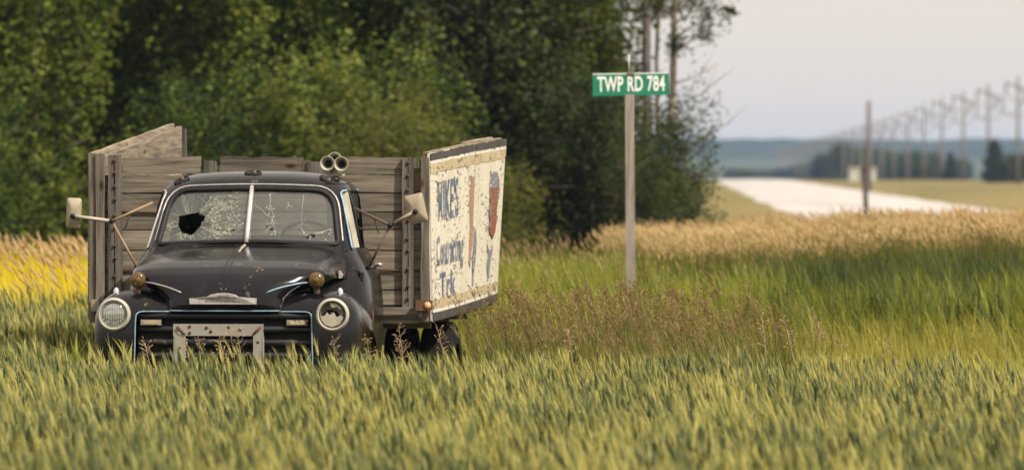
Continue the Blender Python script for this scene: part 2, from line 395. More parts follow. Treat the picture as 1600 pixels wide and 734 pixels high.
def text_mesh(body, width, height, weight=0.0):
    """flat letters as (verts, faces) filling width x height from (0,0)"""
    cu = bpy.data.curves.new('letters', 'FONT'); cu.body = body; cu.resolution_u = 3; cu.offset = weight; cu.space_character = 1 + weight*2
    ob = bpy.data.objects.new('letters', cu); C.objects.link(ob)
    dg = bpy.context.evaluated_depsgraph_get(); me = ob.evaluated_get(dg).to_mesh()
    vs_ = [v.co.copy() for v in me.vertices]; fs = [tuple(p.vertices) for p in me.polygons]
    ob.evaluated_get(dg).to_mesh_clear(); bpy.data.objects.remove(ob); bpy.data.curves.remove(cu)
    xs = [v.x for v in vs_]; ys = [v.y for v in vs_]
    x0, x1, y0, y1 = min(xs), max(xs), min(ys), max(ys)
    return [((v.x - x0)/(x1 - x0)*width, (v.y - y0)/(y1 - y0)*height) for v in vs_], fs

# ------------------------------------------------------------------ ground, road, hills
def bank(x):   return 0.30 + 0.22*sst(0.5, 6, x) + 0.05*sst(-2, -6, x)
def ground_z(x, y):
    if y < 75: z = sst(47, 60, y)*bank(x)
    elif y < 275: z = lerp(bank(x), 0.50, sst(75, 150, y))
    else: z = interp(y, [(275, 0.50), (750, 1.80), (1000, 1.35), (1800, 1.3), (2600, 0.5), (3000, 0.0), (12000, 0)])[0]
    if y < 400: z += 0.04*mnoise.noise((x*0.4, y*0.4, 0))*sst(44, 50, y)
    return z
g = G()
ys = [-60, -10, 10, 20, 30, 38] + [40 + 1.5*k for k in range(28)] + [84, 90, 100, 120, 150, 200, 275, 350, 450, 550, 650, 750, 800, 900, 1000, 1400, 1800, 2200, 2600, 3000, 5000, 9000]
xs_ = [-4000, -1500, -500, -150, -60, -30, -15] + [-11 + 0.75*k for k in range(31)] + [16, 30, 60, 150, 500, 1500, 4000]
g.v = [(x, y, ground_z(x, y)) for y in ys for x in xs_]
nx = len(xs_)
g.f = [(j*nx + i, j*nx + i + 1, (j+1)*nx + i + 1, (j+1)*nx + i) for j in range(len(ys) - 1) for i in range(nx - 1)]
tag(g.build('ground', 'ground', None, True), kind='structure')

# gravel road: runs away to the right of the wood up to a low crest
def road_mid(y): return 0.02925*y + 9.6
g = G(); ry = [120 + 6*k for k in range(115)] + [810, 850, 900, 1000, 1300]
for k, y in enumerate(ry):
    for dx, dz in ((-5.6, -0.10), (-4.6, 0.05), (0, 0.12), (4.6, 0.05), (5.6, -0.10)):
        x = road_mid(y) + dx + (0 if dx == 0 else .55*mnoise.noise((y*.05, dx, 1)) + .35*mnoise.noise((y*.21, dx, 4))); g.v.append((x, y, ground_z(x, y) + dz))
g.f = [(k*5 + i, k*5 + i + 1, k*5 + i + 6, k*5 + i + 5) for k in range(len(ry) - 1) for i in range(4)]
tag(g.build('gravel_road', 'gravel', None, True), kind='structure')

def hill_mesh(name, y0, y1, y2, ztab, mat, amp, seed):
    def fn(u, v):
        x = lerp(-1600, 2600, u); y = lerp(y0, y2, v)
        z = interp(y, ztab)[0]
        k = sst(y0, y1, y)
        z += k*amp*(mnoise.noise((x*0.0018, y*0.001, seed)) + 0.25*mnoise.noise((x*0.02, y*0.004, seed)) + 0.5*mnoise.noise((x*0.035, y*0.01, seed)) + 0.3*mnoise.noise((x*0.11, y*0.02, seed)))
        return (x, y, z)
    return tag(G().grid(fn, 520, 14).build(name, mat, None, True), kind='structure')
hill_mesh('far_field', 2500, 2900, 3600, [(2500, -3), (3300, 15), (3600, 16)], 'far_field', 1.0, 3.1)
hill_mesh('far_hill', 3300, 4300, 5200, [(3300, 8), (4300, 33), (5200, 36)], 'hill', 3.2, 9.7)

# ------------------------------------------------------------------ the truck
truck = empty('abandoned_truck', (-1.957, 38.6, 0), -R(5))
tag(truck, 'derelict black flatbed truck with shattered windshield and tall wooden stake box', 'truck')

# --- cab shell: plan is a superellipse at every height
CAB = [(0.55, .84, 1.02, 2.40, 5), (0.75, .865, 1.02, 2.42, 5), (1.00, .868, 1.03, 2.43, 5), (1.20, .85, 1.04, 2.43, 5),
       (1.32, .80, 1.06, 2.43, 4.6), (1.40, .757, 1.12, 2.42, 4.5), (1.50, .735, 1.20, 2.42, 4.5), (1.65, .715, 1.31, 2.41, 4.5),
       (1.77, .70, 1.40, 2.40, 4.2), (1.83, .675, 1.45, 2.38, 3.8), (1.875, .635, 1.50, 2.35, 3.5), (1.91, .57, 1.56, 2.31, 3.2),
       (1.937, .46, 1.65, 2.24, 3.0), (1.952, .32, 1.76, 2.15, 2.8), (1.959, .14, 1.87, 2.03, 2.5)]
def cab_front(x, z, inset=0.0):
    ww, yf, yb, n = interp(z, CAB); ym = 0.5*(yf + yb)
    t = min(0.999, abs(x)/ww)
    return ym - (ym - yf)*(1 - t**n)**(1/n) + inset
def cab_loft(off, zs):
    gg = G(); nn = 96
    for z in zs:
        ww, yf, yb, n = interp(z, CAB); ww -= off; yf += off; yb -= off; ym = 0.5*(yf + yb); hy = 0.5*(yb - yf)
        for j in range(nn):
            a = 2*PI*j/nn; ca, sa = math.cos(a), math.sin(a)
            gg.v.append((ww*math.copysign(abs(ca)**(2/n), ca), ym + hy*math.copysign(abs(sa)**(2/n), sa), z - (off if z > 1.9 else 0)))
    k = len(zs)
    gg.f = [(i*nn + j, i*nn + (j+1) % nn, (i+1)*nn + (j+1) % nn, (i+1)*nn + j) for i in range(k-1) for j in range(nn)]
    gg.f.append(tuple((k-1)*nn + j for j in range(nn)))
    return gg, nn, k
zs = [0.55, 0.65, 0.75, 0.9, 1.0, 1.1, 1.2, 1.27, 1.32, 1.36, 1.40, 1.45, 1.50, 1.57, 1.65, 1.71, 1.77, 1.80, 1.83, 1.855, 1.875, 1.895, 1.91, 1.925, 1.937, 1.946, 1.952, 1.957, 1.959]
go, nn, kk = cab_loft(0, zs); gi, _, _ = cab_loft(0.028, zs)
o0 = len(go.v); go.v += gi.v; go.f += [tuple(i + o0 for i in f) for f in gi.f]
go.f += [(j, (j+1) % nn, o0 + (j+1) % nn, o0 + j) for j in range(nn)]
cab_raw = go.build('cab_raw', None)
def round_poly(pts, n=5):
    """pts: (a, b, radius) -> rounded polygon"""
    out = []; k = len(pts)
    for i in range(k):
        p0, p, p1 = Vector(pts[i-1][:2]), Vector(pts[i][:2]), Vector(pts[(i+1) % k][:2]); r = pts[i][2]
        a = p + (p0 - p).normalized()*r; b = p + (p1 - p).normalized()*r
        for q in range(n + 1):
            t = q/n; out.append(((1-t)**2*a + 2*t*(1-t)*p + t*t*b))
    return out
def prism(poly, plane, a, b):
    gg = G(); n = len(poly)
    mk = {'xz': lambda p, d: (p[0], d, p[1]), 'yz': lambda p, d: (d, p[0], p[1]), 'xy': lambda p, d: (p[0], p[1], d)}[plane]
    gg.v = [mk(p, a) for p in poly] + [mk(p, b) for p in poly]
    gg.f = [tuple(range(n)), tuple(range(n, 2*n))] + [(i, (i+1) % n, n + (i+1) % n, n + i) for i in range(n)]
    return gg
def boolean(obj, cut, op):
    md = obj.modifiers.new('b', 'BOOLEAN'); md.operation = op; md.object = cut; md.solver = 'EXACT'
    dg = bpy.context.evaluated_depsgraph_get()
    me = bpy.data.meshes.new_from_object(obj.evaluated_get(dg)); obj.modifiers.remove(md); return me
WS = round_poly([(-.632, 1.447, .03), (0, 1.474, .25), (.632, 1.447, .03), (.565, 1.815, .13), (0, 1.836, .3), (-.565, 1.815, .13)], 6)
SIDE = round_poly([(1.33, 1.415, .02), (1.53, 1.82, .07), (2.20, 1.825, .07), (2.25, 1.415, .03)], 4)
REAR = round_poly([(-.42, 1.50, .06), (.42, 1.50, .06), (.42, 1.79, .08), (-.42, 1.79, .08)], 4)
DOORO = round_poly([(1.235, 0.60, .05), (1.235, 1.34, .05), (1.47, 1.868, .08), (2.27, 1.868, .08), (2.31, 1.3, .05), (2.31, 0.60, .08)], 4)
cutters = [prism(WS, 'xz', 0.7, 1.8).build('c', None), prism(REAR, 'xz', 2.2, 2.7).build('c', None)]
for cu in cutters:
    me = boolean(cab_raw, cu, 'DIFFERENCE'); cab_raw.data = me
for sgn in (-1, 1):
    c1 = prism(DOORO, 'yz', 0.5*sgn, 1.1*sgn).build('c', None)
    c2 = prism([Vector((lerp(p[0], 1.8, .008), lerp(p[1], 1.2, .008))) for p in DOORO], 'yz', 0.5*sgn, 1.1*sgn).build('c', None)
    c3 = prism(SIDE, 'yz', 0.4*sgn, 1.2*sgn).build('c', None)
    dm = boolean(cab_raw, c2, 'INTERSECT')
    cab_raw.data = boolean(cab_raw, c1, 'DIFFERENCE')
    door = bpy.data.objects.new('door', dm); C.objects.link(door)
    door.data = boolean(door, c3, 'DIFFERENCE'); door.parent = truck
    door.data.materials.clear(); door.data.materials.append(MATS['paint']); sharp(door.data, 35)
    # vent pane, main pane, frames
    def side_x(y, z):
        ww, yf, yb, n = interp(z, CAB); ym = 0.5*(yf+yb); hy = 0.5*(yb-yf)
        return sgn*(ww*(1 - min(.999, abs(y-ym)/hy)**n)**(1/n) - 0.014)
    vent = round_poly([(1.36, 1.42, .01), (1.52, 1.80, .04), (1.66, 1.815, .01), (1.66, 1.42, .01)], 3)
    main = round_poly([(1.68, 1.62 if sgn > 0 else 1.42, .01), (1.68, 1.815, .01), (2.19, 1.815, .05), (2.24, 1.62 if sgn > 0 else 1.42, .01)], 3)
    for nm, pl, mt in (('vent_window', vent, 'dusty_glass'), ('side_window', main, 'side_glass')):
        gg = G(); gg.v = [(side_x(p[0], p[1]), p[0], p[1]) for p in pl]; gg.f = [tuple(range(len(pl)))]
        gg.build(nm, mt, door)
    G().tube([(side_x(1.67, z) + .004*sgn, 1.67, z) for z in (1.415, 1.55, 1.7, 1.82)], 0.012, 6).build('vent_post', 'black_rubber', door, True)
    pts = [(side_x(p[0], p[1]) + .020*sgn, p[0] - .010, p[1]) for p in SIDE[:12]]
    G().tube(pts, 0.0075, 6).build('window_trim', 'pale_trim' if sgn < 0 else 'blue_trim', door, True)
    # handle
    hx = side_x(2.10, 1.29)
    G().tube([(hx - .02*sgn, 2.13, 1.285), (hx + .035*sgn, 2.13, 1.29), (hx + .05*sgn, 2.10, 1.29), (hx + .05*sgn, 1.98, 1.295)], [.012, .012, .014, .009], 8).build('handle', 'chrome_worn', door, True)
    for hz in (0.95, 1.22):
        G().box(side_x(1.26, hz) - .004, side_x(1.26, hz) + .018*sgn, 1.21, 1.27, hz - .03, hz + .03).build('hinge', 'paint_dull', door)
    for c_ in (c1, c2, c3): bpy.data.objects.remove(c_)
for c_ in cutters: bpy.data.objects.remove(c_)
cab = cab_raw; cab.name = 'cab'; cab.parent = truck
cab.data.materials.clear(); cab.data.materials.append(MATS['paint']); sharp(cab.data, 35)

# windshield gasket and bright moulding
def ring_on_cab(poly, out, inset): 
    c_ = sum(poly, Vector((0, 0)))/len(poly); res = []
    for i, p in enumerate(poly):
        d = (poly[(i+1) % len(poly)] - poly[i-1]).normalized(); nrm = Vector((d.y, -d.x))
        if nrm.dot(p - c_) < 0: nrm = -nrm
        q = p + nrm*out; res.append((q[0], cab_front(q[0], q[1], inset), q[1]))
    return res
pl = ring_on_cab(WS, 0.004, -0.001)
gasket = G().tube(pl + [pl[0]], 0.018, 8, False).build('windshield_gasket', 'black_rubber', cab, True)
pl = ring_on_cab(WS, 0.034, -0.001); top = [p for p in pl[14:] + pl[:2]]
top = [p for p in pl if p[2] > 1.46]
top.sort(key=lambda p: math.atan2(p[0], p[2] - 1.35))
G().tube(top, 0.0075, 6).build('windshield_moulding', 'pale_trim', cab, True)
# panes with shot holes
def pane(sgn, holes):
    poly = [p for p in WS if p[0]*sgn > 0.012]
    edge = [Vector((0.012*sgn, 1.472)), Vector((0.012*sgn, 1.836))]
    pts = poly + edge; c_ = sum(pts, Vector((0, 0)))/len(pts)
    pts.sort(key=lambda p: math.atan2(p[1] - c_[1], p[0] - c_[0]))
    bm = bmesh.new(); es = []
    for loop in [pts] + holes:
        vv = []
        for i, p in enumerate(loop):
            q = loop[(i+1) % len(loop)]
            for s_ in range(4): 
                r_ = Vector(p).lerp(Vector(q), s_/4); vv.append(bm.verts.new((r_[0], 0, r_[1])))
        es += [bm.edges.new((vv[i], vv[(i+1) % len(vv)])) for i in range(len(vv))]
    bmesh.ops.triangle_fill(bm, use_beauty=True, edges=es)
    bmesh.ops.subdivide_edges(bm, edges=bm.edges, cuts=1)
    for v in bm.verts: v.co.y = cab_front(v.co.x, v.co.z, 0.010)
    me = bpy.data.meshes.new('windshield_pane'); bm.to_mesh(me); bm.free()
    me.materials.append(MATS['windshield_glass']); me.shade_smooth()
    o = bpy.data.objects.new('windshield_pane', me); C.objects.link(o); o.parent = truck; return o
HOLE = [(-.500, 1.640), (-.498, 1.575), (-.470, 1.530), (-.462, 1.512), (-.437, 1.522), (-.405, 1.510), (-.385, 1.515), (-.345, 1.565), (-.307, 1.632), (-.350, 1.668), (-.43, 1.655)]
SMALL = [(-.125, 1.520), (-.118, 1.545), (-.100, 1.552), (-.085, 1.540), (-.11, 1.528)]
H2 = [(.118, 1.570), (.128, 1.577), (.165, 1.582), (.178, 1.560), (.172, 1.535), (.158, 1.545), (.142, 1.553)]
H3 = [(.420, 1.480), (.413, 1.500), (.425, 1.520), (.455, 1.523), (.475, 1.512), (.470, 1.485), (.445, 1.492)]
H4 = [(.355, 1.590), (.365, 1.605), (.38, 1.600), (.378, 1.588), (.365, 1.580)]
HV = lambda h: [Vector(p) for p in h]
paneL = pane(-1, [HV(HOLE), HV(SMALL)]); paneR = pane(1, [HV(H2), HV(H3), HV(H4)])
rnd = random.Random(5)
def ws_ok(x, z): return abs(x) < lerp(.61, .54, (z-1.45)/.37) and 1.468 < z < 1.815 and abs(x) > 0.02
def crack_set(parent, strands, name='crack', mat='crack'):
    gg = G()
    for pts, wd in strands:
        pts = [p for p in pts if ws_ok(*p)]
        if len(pts) < 2: continue
        vs_ = []
        for i, p in enumerate(pts):
            q = pts[min(i+1, len(pts)-1)]; b = pts[max(i-1, 0)]
            dx, dz = q[0]-b[0], q[1]-b[1]; L = math.hypot(dx, dz) or 1
            hw = wd*rnd.uniform(.4, 1.2)*(1 - .6*i/len(pts))
            for s_ in (-1, 1):
                x, z = p[0] - dz/L*hw*s_, p[1] + dx/L*hw*s_; vs_.append((x, cab_front(x, z, 0.005), z))
        gg.add(vs_, [(2*i, 2*i+1, 2*i+3, 2*i+2) for i in range(len(pts)-1)])
    return tag(gg.build(name, mat, parent), kind='stuff')
def strand(x, z, ang, L, wd, side):
    pts = []; n = max(3, int(L/0.03))
    for k in range(n + 1):
        pts.append((x, z)); ang += rnd.uniform(-.05, .05); x += math.cos(ang)*L/n; z += math.sin(ang)*L/n
        if x*side < 0.02: break
    return (pts, wd)
st = []
for (hx, hz) in HOLE:
    a = math.atan2(hz - 1.585, hx + .405)
    for k in range(4): st.append(strand(hx, hz, a + rnd.uniform(-.5, .5), rnd.uniform(.06, .26), .0013, -1))
for k in range(34):
    a = rnd.uniform(0, 2*PI); st.append(strand(-.405 + .10*math.cos(a), 1.585 + .08*math.sin(a), a, rnd.uniform(.12, .42), .0014, -1))
for k in range(8): st.append(strand(-.24, 1.66, rnd.uniform(0, 2*PI), rnd.uniform(.08, .24), .0016, -1))
for (cx, cz) in ((-.24, 1.60), (-.15, 1.62), (-.13, 1.55), (-.2, 1.74), (-.25, 1.54), (-.10, 1.76)):
    for k in range(5): st.append(strand(cx, cz, rnd.uniform(0, 2*PI), rnd.uniform(.03, .09), .0012, -1))
st.append(([( -.30, 1.65), (-.26, 1.62), (-.245, 1.57), (-.25, 1.53), (-.23, 1.50)], .0025))
st.append(([( -.30, 1.64), (-.25, 1.70), (-.20, 1.73), (-.14, 1.70), (-.10, 1.64), (-.06, 1.60)], .0025))
st.append(([( -.25, 1.53), (-.18, 1.51), (-.10, 1.53), (-.05, 1.56)], .0025))
crack_set(paneL, st)
st = []
for hs in (H2, H3, H4):
    cx = sum(p[0] for p in hs)/len(hs); cz = sum(p[1] for p in hs)/len(hs)
    for k in range(10): st.append(strand(cx, cz, rnd.uniform(0, 2*PI), rnd.uniform(.03, .08), .0013, 1))
st.append(([(.03, 1.72), (.08, 1.69), (.12, 1.65), (.16, 1.63), (.165, 1.60), (.19, 1.56), (.20, 1.50)], .003))
st.append(([(.13, 1.80), (.14, 1.75), (.135, 1.70), (.17, 1.66), (.165, 1.60)], .004))
st.append(([(.37, 1.79), (.368, 1.70), (.37, 1.60), (.375, 1.56), (.40, 1.52), (.42, 1.50)], .002))
st.append(([(.47, 1.52), (.52, 1.53), (.56, 1.545), (.60, 1.55)], .004))
for k in range(7): st.append(strand(.27, 1.71, rnd.uniform(0, 2*PI), .03, .002, 1))
crack_set(paneR, st)
# crazed flakes of laminated glass clinging round the breaks
def flakes(parent, centres, n, name='crazed_glass'):
    gg = G()
    for k in range(n):
        cx, cz, sp = rnd.choice(centres); x = rnd.gauss(cx, sp); z = rnd.gauss(cz, sp*.9); r_ = rnd.uniform(.003, .009)
        ps = [(x + r_*math.cos(a)*rnd.uniform(.5, 1.3), z + r_*math.sin(a)*rnd.uniform(.5, 1.3)) for a in (0, 1.3, 2.6, 3.9, 5.1)]
        if all(ws_ok(*p) for p in ps): gg.add([(p[0], cab_front(p[0], p[1], 0.0035 - k*1e-5), p[1]) for p in ps], [(0, 1, 2, 3, 4)])
    return tag(gg.build(name, 'crazed', parent), kind='stuff')
flakes(paneL, [(-.24, 1.58, .045), (-.16, 1.68, .05), (-.09, 1.58, .035), (-.14, 1.77, .04), (-.18, 1.52, .04), (-.46, 1.50, .02), (-.57, 1.57, .02), (-.26, 1.70, .04)], 240)
flakes(paneR, [(.17, 1.60, .02), (.15, 1.68, .02), (.19, 1.53, .02), (.42, 1.52, .02), (.59, 1.54, .012), (.14, 1.80, .012), (.55, 1.5, .02)], 60)
pts = [(0, cab_front(0, z, -0.012), z) for z in (1.458, 1.56, 1.66, 1.76, 1.848)]
G().tube(pts, 0.017, 8).build('windshield_divider', 'chrome_worn', cab, True)
# interior
G().box(-.62, .62, 1.95, 2.10, 0.95, 1.50).box(-.62, .62, 1.55, 1.95, .85, .98).build('seat', 'dark_interior', cab)
G().grid(lambda u, v: (lerp(-.70, .70, u), lerp(1.25, 1.42, v), 1.40 - .12*v*v), 12, 6).build('dashboard', 'dark_interior', cab, True)
sw = [(0.36 + .20*math.cos(a), 1.58 + .10*math.sin(a), 1.43 + .17*math.sin(a)) for a in [2*PI*k/24 for k in range(25)]]
G().tube(sw, .012, 6, False).tube([(.36, 1.58, 1.43), (.36, 1.38, 1.1)], .02, 6).tube([(.17, 1.58, 1.43), (.55, 1.58, 1.43)], .01, 5).build('steering_wheel', 'black_rubber', cab, True)
# roof markers: empty oval sockets of the old clearance lamps
for mx, my, rz in ((-.525, 1.62, .95), (-.02, 1.66, 0), (.512, 1.62, -.95)):
    mz = None
    # height of roof at (mx,my)
    lo, hi = 1.80, 1.959
    for _ in range(30):
        mid = .5*(lo+hi)
        if cab_front(mx, mid) < my and interp(mid, CAB)[0] > abs(mx): lo = mid
        else: hi = mid
    mz = lo
    M = Matrix.Translation((mx, my, mz)) @ Matrix.Rotation(-rz*.55, 4, 'Y') @ Matrix.Rotation(rz*.4, 4, 'Z') @ Matrix.Rotation(R(28), 4, 'X')
    gg = G(); pr = [(1.0, -.006), (1.0, .012), (.8, .016), (.72, .006), (0.0, .004)]
    n = 20
    gg.v = [M @ Vector((.062*r_*math.cos(2*PI*j/n), .036*r_*math.sin(2*PI*j/n), h)) for r_, h in pr for j in range(n)]
    gg.f = [(i*n+j, i*n+(j+1) % n, (i+1)*n+(j+1) % n, (i+1)*n+j) for i in range(len(pr)-1) for j in range(n)]
    mk = gg.build('roof_marker', 'black_rubber', truck, True)
    G().lathe([(0, .026), (.012, .022), (.016, .010)], 10, M @ Vector((0.012, 0, 0)), M.to_3x3() @ Vector((0, 0, 1))).build('bulb_socket', 'rust_rod', mk, True)

# --- hood
PR = [(0.00, -.020, 1.012, .378, .07, .00), (.06, -.032, 1.045, .386, .11, .00), (.14, -.030, 1.09, .402, .19, .01), (.24, -.008, 1.15, .485, .31, .025),
      (.34, .035, 1.205, .59, .37, .045), (.44, .095, 1.255, .655, .37, .07), (.54, .18, 1.30, .688, .34, .10), (.64, .30, 1.337, .70, .28, .14),
      (.74, .46, 1.368, .705, .20, .18), (.84, .68, 1.396, .71, .11, .22), (.93, .91, 1.419, .712, .04, .26), (1.0, 1.13, 1.437, .715, .0, .29)]
def hood_pt(u, v, off=0.0):
    yc, zc, W, bk, dr = interp(v, PR); t = (u*2 - 1)*PI/2*0.98; p = 3.0 + 1.6*v
    s_, c_ = math.sin(t), math.cos(t)
    gg_ = 1 - abs(c_)**(2/p)
    ctr = math.exp(-(W*s_/.03)**2)*.006 if off == 0 else 0         # raised centre crease
    return Vector((W*math.copysign(abs(s_)**(2/p), s_), yc + bk*gg_ - ctr*(1-v), zc - dr*gg_ + ctr*v))
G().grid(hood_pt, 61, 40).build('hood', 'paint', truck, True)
hood = [o for o in bpy.data.objects if o.name == 'hood'][0]
def hood_at(x, v, lift):
    """point on the hood at lateral x, profile v"""
    yc, zc, W, bk, dr = interp(v, PR); p = 3.0 + 1.6*v
    s_ = min(1, abs(x)/W)**(p/2); c_ = math.sqrt(max(0, 1 - s_*s_)); gg_ = 1 - abs(c_)**(2/p)
    n_ = Vector((0, -1 + v, .25 + v)).normalized()
    return Vector((x, yc + bk*gg_, zc - dr*gg_)) + n_*lift
for x_, r_, mt in ((-.016, .0045, 'paint'), (.018, .0045, 'paint')):
    pts = [hood_at(x_, lerp(.2, .995, k/24), .006) for k in range(25)]
    G().tube(pts, r_, 6).build('hood_crease', mt, hood, True)
pts = [hood_at(0.0 + .018*(1-k/6), lerp(.82, .99, k/6), .008) for k in range(7)]
G().tube(pts, [.004, .009, .007, .010, .008, .011, .008], 6).build('bare_crease', 'pale_rod', hood, True)
# blue line along the lower hood lip
pts = [hood_pt(u/30, 0.0) + Vector((0, -.006, -.004)) for u in range(1, 30)]
G().tube(pts, .0045, 6).build('hood_trim', 'blue_trim', hood, True)
for sgn in (-1, 1):       # short bright strips on the hood shoulders above the fenders
    pts = [hood_at(sgn*lerp(.46, .60, k/8), .30 + .16*math.sin(k/8*PI/2), .008) for k in range(9)]
    pts = [hood_pt(.5 + sgn*.487, lerp(.20, .62, k/10)) + Vector((sgn*.006, -.008, .085 + .03*math.sin(k/10*PI))) for k in range(11)]
    pts = []
    for x_, z_ in ((.29, 1.128), (.34, 1.148), (.40, 1.166), (.45, 1.178), (.50, 1.188), (.54, 1.193), (.58, 1.196)):
        best = min((abs(hood_at(x_, q/400, 0).z - z_), q/400) for q in range(400))[1]; pts.append(hood_at(sgn*x_, best, .006))
    G().tube(smooth_curve(pts, 14), [.004] + [.006]*12 + [.003], 6).build('shoulder_trim', 'blue_trim' if sgn > 0 else 'pale_trim', hood, True)
# side script emblem, bracket
G().box(.715, .73, .62, .75, 1.235, 1.25).box(.715, .73, .60, .63, 1.22, 1.27).box(.715, .73, .66, .68, 1.22, 1.265).build('side_emblem', 'chrome_worn', hood)

# badge with worn lettering
bp = [(-.228, 1.052), (.228, 1.052), (.230, 1.094), (.11, 1.103), (.085, 1.118), (.04, 1.127), (0, 1.130), (-.04, 1.127), (-.085, 1.118), (-.11, 1.103), (-.230, 1.094)]
gg = G(); n = len(bp)
def byf(x): return -.050 + .25*x*x
gg.v = [(x, byf(x), z) for x, z in bp] + [(x*.985, byf(x) - .014, lerp(z, 1.085, .08)) for x, z in bp] + [(x, byf(x) + .05, z) for x, z in bp]
gg.f = [tuple(n + i for i in range(n))] + [(i, (i+1) % n, n + (i+1) % n, n + i) for i in range(n)] + [(2*n + i, 2*n + (i+1) % n, (i+1) % n, i) for i in range(n)]
badge = gg.build('badge', 'chrome_worn', truck)
tv, tf = text_mesh('CHEVROLET', .27, .019)
G().add([(-.115 + x, byf(-.115 + x) - .0165 - .004, 1.064 + z) for x, z in tv], tf).build('lettering', 'badge_letter', badge)
G().tube([(-.10, byf(.1)-.016, 1.099), (0, byf(0)-.016, 1.104), (.10, byf(.1)-.016, 1.099)], .004, 6).tube([(-.03, byf(0)-.017, 1.112), (.045, byf(0)-.017, 1.108)], .004, 5).build('emblem_line', 'badge_letter', badge)

# --- front fenders
prof = smooth_curve([(0, 0.005, .45), (0, -.002, .60), (0, -.004, .78), (0, .0, .90), (0, .022, 1.0), (0, .075, 1.075), (0, .16, 1.122), (0, .28, 1.144), (0, .42, 1.135), (0, .60, 1.095), (0, .80, 1.02), (0, .98, .91), (0, 1.12, .78), (0, 1.22, .62), (0, 1.27, .50)], 56)
def fender(sgn):
    gg = G(); ns = len(prof)
    xsx = [.36, .42, .48, .54, .60, .63, .66, .70, .74, .78, .82, .85, .875, .895, .908, .916]
    xs2 = []
    for x in xsx:
        if x >= .68:
            t = (x - .68)/(.916 - .68); xs2.append((x, .23*(1 - (1 - t**2.3)**(1/2.3))))
        else: xs2.append((x, .02*((.68 - x)/.32)**2 + .0))
    for (x, d) in xs2:
        for i, p in enumerate(prof):
            a = prof[max(0, i-1)]; b = prof[min(ns-1, i+1)]; tg = (b - a).normalized(); nrm = Vector((0, -tg.z, tg.y))
            bulge = .035*sst(.35, .75, p.y)*sst(.7, .9, x)
            q = p - nrm*d
            gg.v.append((sgn*(x + bulge), q.y, q.z))
    seam = []
    for k in range(26):        # the line where the hood side dips behind the fender
        x = lerp(.379, .66, k/25); d = .02*((.68 - x)/.32)**2; hp = [hood_at(x, q/300, 0) for q in range(301) if interp(q/300, PR)[2] > x]
        prev = None
        for p in prof:
            if p.z < 1.0 or p.y > .8: continue
            hy = min((abs(h.z - p.z), h.y) for h in hp)
            if hy[0] > .02: continue
            df = p.y + d - hy[1]
            if prev is not None and prev[0] < 0 <= df:
                t = prev[0]/(prev[0] - df); q = prev[1].lerp(p, t); seam.append(Vector((sgn*x, q.y + d - .004, q.z + .003))); break
            prev = (df, p)
    for c_ in range(len(xs2) - 1):
        for i in range(ns - 1):
            xm = xs2[c_][0]
            if xm < .595 and prof[i].z < 0.995 and prof[i].y < .5: continue
            if xm < .595 and prof[i].y > 1.0: continue
            gg.f.append((c_*ns + i, c_*ns + i + 1, (c_+1)*ns + i + 1, (c_+1)*ns + i))
    # side skirt down to the wheel arch
    base = len(gg.v); cxy = (.74, .47); last = (len(xs2)-1)*ns
    for i in range(ns):
        x, y, z = gg.v[last + i]
        a = math.atan2(z - cxy[1], y - cxy[0]); ra = .43
        ya, za = cxy[0] + ra*math.cos(a), cxy[1] + ra*math.sin(a)
        if (y - ya)*(cxy[0] - y) > 0 or math.hypot(y - cxy[0], z - cxy[1]) < ra: ya, za = y, z
        gg.v.append((x + sgn*.004, ya, za)); gg.v.append((x - sgn*.05, ya, za))
    for i in range(ns - 1):
        gg.f.append((last + i, last + i + 1, base + 2*(i+1), base + 2*i)); gg.f.append((base + 2*i, base + 2*(i+1), base + 2*i + 3, base + 2*i + 1))
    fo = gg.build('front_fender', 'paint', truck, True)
    if len(seam) > 3: G().tube([Vector((sgn*.378, .01, 1.0))] + seam, .0065, 6).build('hood_seam', 'black_rubber', fo, True)
    return fo
fenders = {s_: fender(s_) for s_ in (-1, 1)}
G().box(-.60, .60, .10, .14, .40, 1.02).build('grille_backing', 'black_rubber', truck)
